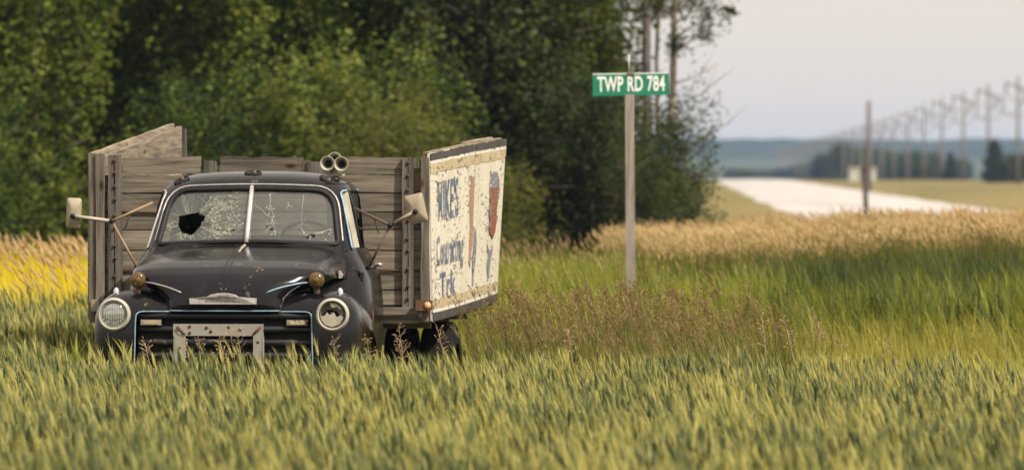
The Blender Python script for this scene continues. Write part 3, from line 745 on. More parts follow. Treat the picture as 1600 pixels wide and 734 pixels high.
for sgn in (-1, 1):
    # headlight bucket rim lens
    hx, hz = .747*sgn, .983
    hl = G().lathe([(.085, -.10), (.112, -.02), (.1145, .004), (.112, .018), (.103, .032), (.096, .034), (.091, .024), (.089, .005)], 36, (hx, -.02, hz)).build('headlight', 'cream_ring', truck, True)
    G().lathe([(.0895, .006), (.088, .022), (.084, .024), (.082, .012)], 36, (hx, -.02, hz)).build('rim', 'chrome_worn' if sgn < 0 else 'rust_rod', hl, True)
    if sgn < 0:
        G().lathe([(.084, .018), (.07, .032), (.045, .041), (.02, .045), (.0005, .046)], 32, (hx, -.02, hz)).build('lens', 'lamp_glass', hl, True)
        bowl = G().lathe([(.082, .018), (.07, -.01), (.04, -.03), (.0005, -.035)], 28, (hx, -.02, hz)).build('bowl', 'lens_bowl', hl, True)
        rr = random.Random(3)
        gg = G()
        for k in range(9):      # moulded flutes of the sealed beam
            x_ = -.064 + .016*k; hh = math.sqrt(max(0, .076**2 - x_**2))
            for q in range(4):
                z0_ = lerp(-hh, hh, q/4); z1_ = lerp(-hh, hh, (q+1)/4); d_ = rr.uniform(.0, .008)
                gg.box(hx + x_ - .006, hx + x_ + .006, -.047 + d_, -.040 + d_, hz + z0_ + .002, hz + z1_ - .002)
        tag(gg.build('flute', 'lens_flute', hl), kind='stuff')
    else:
        G().lathe([(.082, .018), (.080, -.02), (.055, -.05), (.0005, -.06)], 28, (hx, -.02, hz)).build('bowl', 'lens_bowl', hl, True)
        rr = random.Random(9); gg = G()
        ps = [(-.075, -.01), (-.07, -.04), (-.045, -.068), (0, -.080), (.05, -.063), (.075, -.02), (.06, .0), (.03, -.015), (.012, .018), (-.02, .0), (-.035, .02), (-.05, -.005)]
        gg.add([(hx + a, -.040, hz + b) for a, b in ps], [tuple(range(len(ps)))])
        ps = [(-.02, .080), (.03, .076), (.07, .04), (.045, .04), (.03, .055), (.0, .05)]
        gg.add([(hx + a, -.040, hz + b) for a, b in ps], [tuple(range(len(ps)))])
        gg.build('broken_lens', 'dusty_glass', hl)
        G().lathe([(.014, .0), (.016, .02), (.006, .03), (.0005, .03)], 10, (hx - .01, .0, hz + .01)).build('bulb', 'black_rubber', hl, True)
    # pinstripe along the grille mouth
    f = fenders[sgn]
    cor = [(.375, .018, 1.003), (.50, .016, 1.003), (.565, .012, 1.001), (.592, .006, .990), (.601, .0, .965), (.604, -.006, .90), (.606, -.009, .78), (.612, -.009, .60), (.615, -.004, .48)]
    G().tube(smooth_curve([(sgn*x, y - .006, z) for x, y, z in cor], 28), .0048, 6).build('grille_trim', 'blue_trim', f, True)
    # small peg and amber lamp on the crown
    lz = 1.143
    G().lathe([(.020, -.02), (.020, .012), (.012, .028), (.0005, .034)], 12, (.77*sgn, .22, 1.128), (0, 0, 1)).build('peg', 'chrome_worn', f, True)
    lamp = G().lathe([(.0005, -.060), (.030, -.055), (.050, -.030), (.056, 0), (.055, .012)], 24, (.613*sgn, .17, 1.213)).tube([(.613*sgn, .19, 1.09), (.613*sgn, .19, 1.20)], [.028, .016], 8).build('turn_signal', 'rust_rod', truck, True)
    G().lathe([(.055, .010), (.050, .026), (.032, .036), (.022, .036), (.018, .043), (.0005, .044)], 24, (.613*sgn, .17, 1.213)).build('lens', 'amber', lamp, True)
# torn metal flap and hood latch bits on the right shoulder
G().box(.735, .80, .62, .70, 1.20, 1.225, Matrix.Rotation(R(-4), 4, 'Y')).build('torn_flap', 'rust_metal', hood)

# grille bars
for zc in (.972, .882, .792, .702, .612):
    def bar(u, v):
        x = lerp(-.595, .595, u); a = v*2*PI
        return (x, .035 + .05*(x/.6)**2 + .030*math.cos(a), zc + .024*math.copysign(abs(math.sin(a))**.7, math.sin(a)))
    G().grid(bar, 25, 13).build('grille_bar', 'paint_dull', truck, True)
for sgn in (-1, 1):
    x0, x1 = (.425, .575)
    pk = G().box(sgn*x0, sgn*x1, .025, .10, .905, .950).build('parking_lamp', 'paint_dull', truck)
    G().box(sgn*(x0+.006), sgn*(x1-.006), .012, .03, .909, .946).build('frame', 'grey_frame', pk)
    G().box(sgn*(x0+.022), sgn*(x1-.022), .004, .02, .916, .939).build('lens', 'parking_lens', pk)
# push frame in front of the grille
fr = G().box(-.328, .288, -.115, -.100, .842, .922).box(-.322, -.245, -.118, -.103, .50, .8415).box(.218, .284, -.118, -.103, .50, .8415)
fr.box(-.325, -.315, -.118, -.07, .50, .84).box(.276, .287, -.118, -.07, .50, .84).build('push_frame', 'grey_frame', truck)
frame = [o for o in bpy.data.objects if o.name == 'push_frame'][0]
for x, z in ((-.215, .905), (-.215, .862), (-.10, .897), (-.07, .872), (.05, .90), (.13, .885), (-.285, .76), (.25, .80)):
    G().lathe([(.010, -.002), (.010, .004), (.0005, .005)], 10, (x, -.116, z)).build('bolt', 'bolt', frame, True)
for pa, pb in (((-.30, -.122, .905), (-.245, -.124, .85)), ((.268, -.124, .905), (.215, -.122, .85))):
    G().tube([pa, pb], [.010, .006], 6).build('weld_seam', 'rust_metal', frame, True)
G().grid(lambda u, v: (lerp(-.9, .9, u), -.13 + .06*(2*u-1)**2, lerp(.42, .58, v)), 20, 3).build('bumper', 'paint_dull', truck, True)

# --- wheels, chassis
def wheel(x, y, width, rad, name='wheel'):
    p = [(rad*.62, -width/2), (rad*.86, -width/2*1.02), (rad*.97, -width*.42), (rad, -width*.3), (rad, width*.3), (rad*.97, width*.42), (rad*.86, width/2*1.02), (rad*.62, width/2)]
    wh = G().lathe(p, 40, (x, y, rad), (1, 0, 0)).build(name, 'tyre', truck, True)
    G().lathe([(rad*.63, -width*.40), (rad*.55, -width*.2), (rad*.2, -width*.05), (.0005, -width*.05)], 28, (x, y, rad), (1, 0, 0)).lathe([(rad*.63, width*.40), (rad*.55, width*.2), (rad*.2, width*.05), (.0005, width*.05)], 28, (x, y, rad), (1, 0, 0)).build('rim', 'rust_rod', wh, True)
for s_ in (-1, 1):
    wheel(.74*s_, .75, .19, .40); wheel(.755*s_, 4.35, .215, .415); wheel(1.045*s_, 4.35, .255, .415)
G().box(-.42, -.34, .2, 6.5, .60, .74).box(.34, .42, .2, 6.5, .60, .74).tube([(-.95, 4.35, .415), (.95, 4.35, .415)], .06, 8).tube([(-.7, .75, .40), (.7, .75, .40)], .05, 8).build('chassis', 'black_rubber', truck)
for s_ in (-1, 1):
    G().box(.78*s_, .93*s_, 1.28, 2.40, .50, .54).build('running_board', 'paint_dull', truck)

# --- wooden box
BY = 2.60
def plank(x0, x1, y0, y1, z0, z1, parent, mat, axis='x', jit=.004, n=7, name='plank', worn=0.0):
    """slightly uneven board; long along axis"""
    L = {'x': (x0, x1), 'y': (y0, y1), 'z': (z0, z1)}[axis]; gg = G(); rr = random.Random(hash((round(x0, 3), round(z0, 3), round(y0, 3))) & 0xffff)
    for k in range(n):
        t = lerp(*L, k/(n-1)); j = [rr.uniform(-jit, jit) for _ in range(8)]
        if axis == 'x':
            tp = z1 + j[2] - worn*rr.random()
            sec = [(t, y0+j[0]*.5, z0+j[1]), (t, y0+j[0]*.5, tp), (t, y1, tp), (t, y1, z0+j[1])]
        elif axis == 'z': sec = [(x0+j[0], y0+j[1]*.5, t), (x1+j[2], y0+j[1]*.5, t), (x1+j[2], y1, t), (x0+j[0], y1, t)]
        else: sec = [(x0, t, z0+j[0]), (x1, t, z0+j[1]), (x1, t, z1+j[2]), (x0, t, z1+j[2])]
        gg.v += sec
    gg.f = [(k*4+i, k*4+(i+1) % 4, (k+1)*4+(i+1) % 4, (k+1)*4+i) for k in range(n-1) for i in range(4)] + [(0, 1, 2, 3), tuple((n-1)*4+i for i in range(4))]
    return gg.build(name, mat, parent)
headboard = plank(-1.235, 1.07, BY + .0415, BY + .06, .97, 1.925, truck, 'wood_z', name='headboard')
seams = [.985, 1.105, 1.245, 1.385, 1.535, 1.665, 1.80, 1.935]
for k in range(7):
    plank(-1.24, 1.075, BY, BY + .04, seams[k] + .0045, seams[k+1] - .0045, headboard, 'wood_x', n=12, worn=.004)
for x0, x1, zt in ((-1.10, -.53, 2.065), (-.505, -.415, 2.030), (-.385, .215, 2.066), (.217, .41, 2.035), (.44, .985, 2.062)):
    plank(x0, x1, BY, BY + .04, 1.938, zt, headboard, 'wood_x', n=9, worn=.012)
plank(-.50, -.42, BY - .012, BY - .002, 1.90, 2.034, headboard, 'wood_z', 'z', n=4)
plank(.25, .36, BY - .012, BY - .002, 1.90, 2.026, headboard, 'wood_z', 'z', n=4)
plank(.985, 1.06, BY, BY + .04, 1.938, 2.045, headboard, 'wood_x', n=5, worn=.03)
plank(-1.20, -1.105, BY, BY + .04, 1.938, 2.03, headboard, 'wood_x', n=5, worn=.03)
# bolted uprights
for xa, xb, zb_, zt in ((-1.200, -1.155, 1.05, 2.075), (-1.148, -1.100, 1.05, 2.075), (.945, .985, .935, 2.058), (.990, 1.030, .935, 2.058)):
    up = plank(xa, xb, BY - .042, BY - .003, zb_, zt, truck, 'wood_z', 'z', name='upright')
    if abs(xa + 1.148) < .01 or abs(xa - .945) < .01:
        xc = -1.151 if xa < 0 else .987
        z = zt - .04; rr = random.Random(int(xa*100))
        while z > 1.0:
            G().lathe([(.013, 0), (.012, .010), (.006, .014), (.0005, .015)], 9, (xc + rr.uniform(-.004, .004), BY - .042, z)).build('bolt', 'bolt', up, True)
            z -= rr.uniform(.085, .135)
for xa, xb in ((-1.285, -1.225), (1.085, 1.142)):
    plank(xa, xb, BY - .075, BY - .035, .875 if xa > 0 else .92, 2.055 if xa > 0 else 2.085, truck, 'wood_z', 'z', name='corner_post')
plank(-1.335, -1.295, BY - .06, BY - .02, .86, 2.09, truck, 'wood_z', 'z', name='corner_post')
# rusty tie rod across the front
for xa, xb in ((-1.24, -.9), (.7, 1.08)):
    G().tube([(xa, BY - .012, 1.245), (xb, BY - .012, 1.243)], .007, 6).build('tie_rod', 'rust_metal', truck, True)
G().tube([(-1.24, BY - .012, 1.668), (-.8, BY - .012, 1.665)], .007, 6).build('tie_rod', 'rust_metal', truck, True)
# sill beams, floor
plank(-1.06, 1.07, BY - .06, BY + .06, .925, .984, truck, 'wood_x', n=9, name='sill_beam', worn=.012)
plank(-1.00, 1.06, BY - .03, BY + .09, .865, .922, truck, 'wood_x', n=9, name='sill_beam')
for k in range(8):
    plank(lerp(-1.24, 1.12, k/8) + .004, lerp(-1.24, 1.12, (k+1)/8) - .004, BY + .10, 6.55, .86, .90, truck, 'wood_y', 'y', name='floor_plank', n=5)
for k in range(3):
    plank(-1.1, 1.05, 3.5 + 1.4*k, 3.6 + 1.4*k, .80, .858, truck, 'wood_x', name='cross_beam')
# reflector lamp at the corner
rf = G().box(1.05, 1.168, BY - .115, BY - .078, .955, 1.030).build('corner_lamp', 'rust_metal', truck)
G().lathe([(.026, 0), (.024, .006), (.012, .011), (.0005, .012)], 14, (1.135, BY - .115, .992)).build('lens', 'reflector', rf, True)
G().box(-1.315, -1.255, BY - .10, BY - .07, .945, 1.03).build('corner_lamp', 'mirror_back', truck)

# right side: painted plywood panel, bilinear sheet
def SP(u, v, off=0.0):
    """u front->rear 0..1, v bottom->top 0..1 on the outer face of the right side"""
    xb = lerp(1.168, 1.262, u); xt = lerp(1.146, 1.338, u)
    zb = lerp(.880, .940, u) - .010*math.sin(u*PI); zt = lerp(2.082, 2.218, u) + .004*math.sin(u*PI)
    bow = -.006*math.sin(u*PI)
    return Vector((lerp(xb, xt, v) + bow + off, lerp(BY - .03, 6.60, u), lerp(zb, zt, v)))
def sheet(u0, u1, v0, v1, off, th, name, mat, parent, nu=14, nv=8, ragged=0.0, seed=0):
    gg = G(); rr = random.Random(seed)
    jt = [rr.uniform(-ragged, ragged) for _ in range(nu)]; jb = [rr.uniform(-ragged, ragged) for _ in range(nu)]
    for side in (0, 1):
        for j in range(nv):
            for i in range(nu):
                v_ = lerp(v0 + jb[i]*(v0 > 0.001 or ragged > 0), v1 + jt[i], j/(nv-1))
                gg.v.append(SP(lerp(u0, u1, i/(nu-1)), v_, off - th*side))
    n = nu*nv
    for j in range(nv-1):
        for i in range(nu-1):
            a = (j*nu+i, j*nu+i+1, (j+1)*nu+i+1, (j+1)*nu+i); gg.f.append(a); gg.f.append(tuple(n+k for k in a))
    for i in range(nu-1):
        gg.f.append((i, i+1, n+i+1, n+i)); j = (nv-1)*nu; gg.f.append((j+i, j+i+1, n+j+i+1, n+j+i))
    for j in range(nv-1):
        gg.f.append((j*nu, (j+1)*nu, n+(j+1)*nu, n+j*nu)); gg.f.append((j*nu+nu-1, (j+1)*nu+nu-1, n+(j+1)*nu+nu-1, n+j*nu+nu-1))
    return gg.build(name, mat, parent, angle=40)
SEAM = .585
sideR = sheet(0, SEAM - .002, 0, 1, 0, .02, 'side_panel', 'cream_panel', truck, 14, 10, .003, 1)
sideR2 = sheet(SEAM + .002, 1, 0, .995, .003, .02, 'side_panel', 'cream_panel', truck, 10, 10, .003, 2)
for par, a, b, o_ in ((sideR, 0, SEAM - .003, 0), (sideR2, SEAM + .003, 1, .003)):
    sheet(a, b, .958, 1.002, o_ + .006, .01, 'top_edge', 'black_edge', par, 16, 3, .004, 3)
    sheet(a, b, .938, .957, o_ + .004, .007, 'white_stripe', 'white_stripe', par, 16, 2, .002, 4)
    sheet(a, b, .882, .936, o_ + .004, .007, 'tan_stripe', 'tan_stripe', par, 16, 3, .004, 5)
    sheet(a, b, -.002, .045, o_ + .006, .01, 'bottom_edge', 'black_edge', par, 16, 3, .003, 6)
    sheet(a, b, .047, .066, o_ + .004, .007, 'white_stripe', 'white_stripe', par, 16, 2, .001, 7)
    sheet(a, b, .068, .125, o_ + .004, .007, 'tan_stripe', 'tan_stripe', par, 16, 3, .003, 8)
# backing planks inside the right wall, frayed top
for k in range(8):
    gg = G(); v0, v1 = k/8 + .003, (k+1)/8 - .003 + (.012 if k == 7 else 0)
    for i in range(9):
        u = lerp(0.012, .985, i/8)
        for vv, oo in ((v0, -.024), (v1, -.024), (v1, -.055), (v0, -.055)): gg.v.append(SP(u, vv, oo))
    gg.f = [(i*4+q, i*4+(q+1) % 4, (i+1)*4+(q+1) % 4, (i+1)*4+q) for i in range(8) for q in range(4)] + [(0, 1, 2, 3), (32, 33, 34, 35)]
    gg.build('plank', 'wood_y', sideR)
gg = G()
for i in range(7):
    u = lerp(.50, .86, i/6)
    for vv, oo in ((.97, -.022), (1.022 - .004*(i % 2), -.022), (1.022, -.06), (.97, -.06)): gg.v.append(SP(u, vv, oo))
gg.f = [(i*4+q, i*4+(q+1) % 4, (i+1)*4+(q+1) % 4, (i+1)*4+q) for i in range(6) for q in range(4)] + [(0, 1, 2, 3), (24, 25, 26, 27)]
gg.build('top_board', 'wood_y', sideR2)
# worn blue lettering
def letters(body, u0, u1, v0, v1, drop=0.0):
    tv_, tf_ = text_mesh(body, 1, 1, .030)
    bm = bmesh.new(); vv = [bm.verts.new((x, z, 0)) for x, z in tv_]
    for f in tf_:
        try: bm.faces.new([vv[i] for i in f])
        except ValueError: pass
    me = bpy.data.meshes.new('lettering')
    for v in bm.verts:
        u = lerp(u0, u1, v.co.x); p = SP(u, lerp(v0, v1, v.co.y) - drop*v.co.x, .0045); v.co = p
    bm.to_mesh(me); bm.free(); me.materials.append(MATS['blue_letters'])
    o = bpy.data.objects.new('lettering', me); C.objects.link(o); o.parent = sideR
letters("MIKE'S", .085, .365, .585, .835)
letters('Contracting', .060, .44, .265, .50)
letters('Trk', .10, .34, .125, .275)
def blob(poly, name, mat, parent, off):
    gg = G(); gg.v = [SP(u, v, off) for u, v in poly] + [SP(u, v, off - .006) for u, v in poly]; n = len(poly)
    gg.f = [tuple(range(n)), tuple(range(n, 2*n))] + [(i, (i+1) % n, n+(i+1) % n, n+i) for i in range(n)]
    return gg.build(name, mat, parent)
def ragged(poly, k=4, amp=.012, seed=1):
    rr = random.Random(seed); out = []
    for i, p in enumerate(poly):
        q = poly[(i+1) % len(poly)]
        for s_ in range(k): out.append((lerp(p[0], q[0], s_/k) + rr.uniform(-amp, amp), lerp(p[1], q[1], s_/k) + rr.uniform(-amp, amp)*.6))
    return out
blob(ragged([(.535, .82), (.575, .80), (.58, .60), (.575, .40), (.545, .26), (.525, .30), (.53, .50), (.52, .68)], 3, .006, 4), 'bare_streak', 'brown_streak', sideR, .0055)
blob(ragged([(.592, .50), (.625, .46), (.62, .30), (.60, .16), (.59, .14)], 3, .006, 5), 'bare_streak', 'grey_patch', sideR2, .0085)
blob(ragged([(.79, .82), (.90, .80), (.94, .72), (.93, .62), (.80, .66)], 4, .010, 6), 'grey_patch', 'grey_patch', sideR2, .0085)
blob(ragged([(.81, .72), (.92, .71), (.915, .50), (.87, .40), (.82, .44), (.80, .58)], 4, .012, 7), 'red_patch', 'red_patch', sideR2, .0115)
blob(ragged([(.80, .37), (.85, .32), (.89, .36), (.86, .25), (.84, .16), (.815, .14), (.81, .26)], 4, .010, 8), 'grey_patch', 'grey_patch', sideR2, .0085)
# left side: outer sheet and taller inner planks
def SL(u, v, off=0.0):
    zb = lerp(.880, .94, u); zt = lerp(2.085, 2.345, u)
    return Vector((lerp(-1.325, -1.312, u) + off, lerp(BY - .02, 6.60, u), lerp(zb, zt, v)))
gg = G()
for i in range(15):
    u = i/14
    for vv, oo in ((0, 0), (1 + .002*math.sin(i*2.1), 0), (1 + .002*math.sin(i*2.1), -.026), (0, -.026)): gg.v.append(SL(u, vv, oo))
gg.f = [(i*4+q, i*4+(q+1) % 4, (i+1)*4+(q+1) % 4, (i+1)*4+q) for i in range(14) for q in range(4)] + [(0, 1, 2, 3), (56, 57, 58, 59)]
sideL = gg.build('side_panel', 'wood_y', truck)
sideL['label'] = 'bare weathered side wall'
for k in range(8):
    gg = G(); zr = 9
    for i in range(zr):
        u = lerp(0.03, .975, i/(zr-1)); zb = lerp(.90, .95, u); zt = lerp(2.062, 2.325, u)
        if k == 7 and .44 < u < .58: zt -= .028
        za, zc = lerp(zb, zt, k/8) + .002, lerp(zb, zt, (k+1)/8) - .002 + (.004*math.sin(i*3.3) if k == 7 else 0)
        xx = lerp(-1.245, -1.235, u)
        for x_, z_ in ((xx, za), (xx, zc), (xx - .035, zc), (xx - .035, za)): gg.v.append((x_, lerp(BY, 6.60, u), z_))
    gg.f = [(i*4+q, i*4+(q+1) % 4, (i+1)*4+(q+1) % 4, (i+1)*4+q) for i in range(zr-1) for q in range(4)] + [(0, 1, 2, 3), tuple(4*(zr-1)+q for q in range(4))]
    gg.build('plank', 'wood_y', sideL)
plank(-1.245, -1.205, 6.50, 6.56, .90, 2.30, truck, 'wood_z', 'z', name='rear_post')
plank(1.20, 1.24, 6.50, 6.56, .90, 2.16, truck, 'wood_z', 'z', name='rear_post')

# --- mirrors on tubular arms
def mirror(sgn, head, tilt, joint, up, low, mat_arm, mat_rod, w_, h_):
    M = Matrix.Translation(head) @ Matrix.Rotation(tilt[1], 4, 'Y') @ Matrix.Rotation(tilt[0], 4, 'Z')
    poly = round_poly([(-w_/2, -h_/2, .022), (w_/2, -h_/2, .022), (w_/2, h_/2, .022), (-w_/2, h_/2, .022)], 4); n = len(poly)
    gg = G()
    lv = [(1.0, .006), (1.0, -.004), (.93, -.012), (.45, -.030), (.30, -.032)]
    gg.v = [M @ Vector((p[0]*s_, d, p[1]*s_)) for s_, d in lv for p in poly]
    gg.f = [(i*n+j, i*n+(j+1) % n, (i+1)*n+(j+1) % n, (i+1)*n+j) for i in range(len(lv)-1) for j in range(n)] + [tuple(4*n+j for j in range(n)), tuple(range(n))]
    m_ = gg.build('mirror', 'mirror_back', truck, angle=30)
    hd = Vector(head) + Vector((0, -.045, -.02))
    G().lathe([(.018, -.02), (.018, .02), (.0005, .022)], 10, hd).build('knuckle', 'black_rubber', m_, True)
    G().tube([hd, Vector(joint)], .0135, 8).build('arm', mat_arm, m_, True)
    G().lathe([(.018, -.02), (.020, .0), (.018, .02), (.0005, .022)], 10, joint).build('knuckle', 'black_rubber', m_, True)
    G().tube([joint, up], .0095, 7).build('rod', mat_rod, m_, True)
    G().tube([joint, low], .0095, 7).build('rod', mat_rod, m_, True)
    mid = Vector(joint).lerp(Vector(up), .45)
    G().tube([mid, mid + Vector((.01*sgn, 0, -.03)), mid + Vector((.035*sgn, 0, -.11))], .005, 5).build('loose_clip', 'rust_metal', m_, True)
    G().lathe([(.02, -.012), (.02, .012), (.0005, .014)], 8, low, (0, 0, -1)).build('bracket', 'black_rubber', m_, True)
mirror(-1, (-1.225, 1.2, 1.662), (R(14), R(2)), (-.965, 1.25, 1.606), (-.70, 1.42, 1.735), (-.775, 1.18, 1.285), 'pale_rod', 'tan_rod', .105, .215)
mirror(1, (1.187, 1.2, 1.695), (R(-4), R(-13)), (1.0, 1.25, 1.578), (.722, 1.45, 1.70), (.845, 1.27, 1.28), 'pale_rod', 'rust_rod', .135, .205)

# --- roof horns
hs = G().tube([(.535, 1.95, 1.90), (.532, 1.94, 2.0)], [.024, .015], 8).box(.47, .60, 1.90, 1.98, 1.920, 1.935).build('air_horn', 'pale_rod', truck, True)
for x, z, y in ((.485, 2.012, 1.86), (.583, 2.008, 1.86), (.515, 2.040, 2.03)):
    G().lathe([(.053, .0), (.051, .008), (.045, .0), (.034, -.03), (.026, -.07), (.020, -.10), (.0005, -.10)], 26, (x, y, z)).lathe([(.053, 0), (.044, -.04), (.034, -.09), (.024, -.16), (.018, -.30), (.0005, -.30)], 26, (x, y, z)).build('trumpet', 'horn_paint', hs, True)
    G().lathe([(.0265, -.066), (.0005, -.066)], 14, (x, y, z)).build('throat_shade', 'black_rubber', hs)  # black disc: the shade deep in the horn put in as colour

# ------------------------------------------------------------------ street sign
def pxX(px, Y): return (px - 800)/8889*Y
def pxZ(py, Y): return EYE + (280 - py)/8889*Y
SY = 57.0
sx = pxX(986, SY)
sign = empty('street_sign', (sx, SY, ground_z(sx, SY)), 0)
tag(sign, 'green TWP RD 784 street sign on a square wooden post in tall grass', 'street sign')
gz = ground_z(sx, SY); zc = pxZ(132, SY) - gz
ptop = pxZ(148, SY) - gz
G().box(-.045, .045, -.045, .045, -.3, ptop, Matrix.Rotation(R(-.35), 4, 'Y')).build('post', 'post_wood', sign)
M = Matrix.Translation((0, 0, zc)) @ Matrix.Rotation(R(-1.0), 4, 'Y') @ Matrix.Rotation(R(3), 4, 'Z')
plate = G().box(-.385, .378, -.004, .004, -.112, .112, M).build('sign_plate', 'sign_green', sign)
tv, tf = text_mesh('TWP RD 784', .680, .158, .022)
tg = G().add([M @ Vector((-.340 + x, -.0075, -.074 + z)) for x, z in tv], tf)
tg.build('lettering', 'sign_white', plate)
G().box(-.383, .376, -.0065, .0065, .102, .1125, M).build('rim', 'sign_white', plate)
G().box(-.03, .03, -.02, .02, .095, .135, M).box(-.03, .03, -.02, .02, -.150, -.100, M).build('bracket', 'sign_metal', sign)
G().tube([(-.02, 0, zc + .12), (-.02, 0, zc + .30)], .005, 6).build('rod', 'sign_white', sign, True)

# ------------------------------------------------------------------ trees
def leaf_cloud(clusters, per, size, rs, vert=1.25, droop=0.0, aspect=0.6):
    """clusters: (x,y,z,sigma). diamond leaves"""
    cl = np.repeat(np.array(clusters), per, axis=0); n = len(cl)
    pos = cl[:, :3] + rs.normal(size=(n, 3))*cl[:, 3:4]*np.array([1, 1, vert])
    d = rs.normal(size=(n, 3)); d[:, 2] = d[:, 2]*.6 + droop; d /= np.linalg.norm(d, axis=1)[:, None]
    e = np.cross(d, rs.normal(size=(n, 3))); e /= np.linalg.norm(e, axis=1)[:, None]
    s_ = size*rs.uniform(.6, 1.35, size=(n, 1))
    V = np.stack([pos - d*s_*.5, pos + e*s_*aspect*.5, pos + d*s_*.5, pos - e*s_*aspect*.5], axis=1).reshape(-1, 3)
    return V
def quad_mesh(name, V, mat):
    n = len(V)//4; me = bpy.data.meshes.new(name)
    me.vertices.add(n*4); me.vertices.foreach_set('co', V.astype(np.float32).ravel())
    me.loops.add(n*4); me.loops.foreach_set('vertex_index', np.arange(n*4, dtype=np.int32))
    me.polygons.add(n); me.polygons.foreach_set('loop_start', np.arange(0, n*4, 4, dtype=np.int32)); me.polygons.foreach_set('loop_total', np.full(n, 4, dtype=np.int32))
    me.materials.append(MATS[mat]); me.update(); me.validate(); return me
def make_tree(name, seed, height, rad, z0, limbs, per, leaf, mat, bark, trunk_r, sigma=.26, taper=1.0, lean=0.0, vert=1.25, cone=False):
    rs = np.random.RandomState(seed); rr = random.Random(seed)
    root = empty(name); tr = G(); nb = 9
    tp = [(lean*(k/nb)**1.5*height + rr.uniform(-.06, .06)*(k > 0), rr.uniform(-.06, .06)*(k > 0), height*k/nb - (.2 if k == 0 else 0)) for k in range(nb + 1)]
    tr.tube(tp, [trunk_r*(1 - .85*k/nb) for k in range(nb + 1)], 8)
    cl = []
    for b in range(limbs):
        t = lerp(z0/height, .97, ((b + rr.random())/limbs)); zb = t*height
        k = min(nb - 1, int(t*nb)); base = Vector(tp[k]).lerp(Vector(tp[k+1]), t*nb - k)
        a = rr.uniform(0, 2*PI); hh = (t - z0/height)/(1 - z0/height)
        L = rad*(.35 + .75*math.sqrt(max(0, 1 - (hh*taper)**2)))*rr.uniform(.6, 1.15)
        if cone: L = rad*(.12 + (1 - hh))*rr.uniform(.6, 1.1)
        rise = rr.uniform(.15, .75) if not cone else rr.uniform(-.1, .2)
        end = base + Vector((math.cos(a)*L, math.sin(a)*L, L*rise))
        mid = base.lerp(end, .5) + Vector((rr.uniform(-.1, .1), rr.uniform(-.1, .1), .08*L))
        tr.tube([base, mid, end], [trunk_r*.32*(1-t*.7), trunk_r*.2*(1-t*.7), .008], 5)
        for q in range(max(3, int(L/.32))):
            f = rr.uniform(.25, 1.08); p = base.lerp(end, f) + Vector((rr.gauss(0, .22), rr.gauss(0, .22), rr.gauss(0.05, .2)))
            cl.append((p.x, p.y, max(.15, p.z), sigma*rr.uniform(.55, 1.25)))
    tr.build('trunk', bark, root, True)
    me = quad_mesh('crown', leaf_cloud(cl, per, leaf, rs, vert), mat)
    o = bpy.data.objects.new('crown', me); C.objects.link(o); o.parent = root
    return root
protos = {
 'poplar': make_tree('poplar_tree', 11, 9.5, 1.25, .4, 92, 50, .135, 'leaf_poplar', 'bark', .12, .18, vert=2.1),
 'poplar2': make_tree('poplar_tree', 12, 10.5, 1.25, .8, 84, 48, .14, 'leaf_poplar', 'bark_grey', .13, .18, .9, vert=2.0),
 'willow': make_tree('willow_tree', 13, 6.0, 1.9, .2, 52, 60, .17, 'leaf_willow', 'bark', .10, .20, .9, vert=2.2),
 'dark': make_tree('dark_tree', 14, 9.0, 1.9, .3, 125, 34, .15, 'leaf_dark', 'bark', .14, .26),
 'bush': make_tree('leafy_bush', 15, 2.6, 1.0, .05, 34, 56, .085, 'leaf_bright', 'bark', .05, .12, .9, vert=2.4),
 'bush2': make_tree('leafy_bush', 16, 3.4, 1.1, .05, 34, 64, .10, 'leaf_willow', 'bark', .05, .13, .9, vert=2.6),
}
used = set()
def place(kind, px, Y, s=1.0, rz=None, label=None, group=None, cat='tree', name=None, sz=None, z=None):
    src = protos[kind]
    o = src if kind not in used else copy_tree(src)
    used.add(kind)
    x = pxX(px, Y)
    o.location = (x, Y, (ground_z(x, Y) if z is None else z)); o.rotation_euler = (0, 0, random.uniform(0, 6.28) if rz is None else rz); o.scale = (s, s, s*(sz or 1))
    if group and 'wood' in group and Y < 125:
        for lim, near in ((90, 'by the yellow meadow'), (250, 'behind the bare box wall'), (420, 'behind the cab'), (560, 'behind the horns'), (680, 'behind the headboard'), (800, 'behind the painted panel'), (930, 'between panel and street sign'), (9999, 'behind the sign')):
            if px < lim: label = label.replace(' behind the truck', '') + ', ' + near; break
    tag(o, label, cat, group); return o
LB = {'poplar': 'slender green poplar with light leaves in the wood behind the truck', 'poplar2': 'tall grey stemmed poplar in the wood behind the truck',
      'willow': 'low spreading grey green willow at the edge of the wood', 'dark': 'broad dark green tree deep in the wood behind the truck',
      'bush': 'small bright green bush at the foot of the wood', 'bush2': 'upright leafy green shrub at the foot of the wood'}
rt = random.Random(21)
# back rows, dense and dark
for k in range(-6, 15):
    place('dark', -140 + k*68 + rt.uniform(-20, 20), rt.uniform(112, 119), rt.uniform(.9, 1.15), label=LB['dark'], group='dark trees in the wood')
for k in range(-5, 12):
    place('poplar2', -90 + k*84 + rt.uniform(-25, 25), rt.uniform(105, 110), rt.uniform(.9, 1.1), label=LB['poplar2'], group='grey stemmed poplars in the wood')
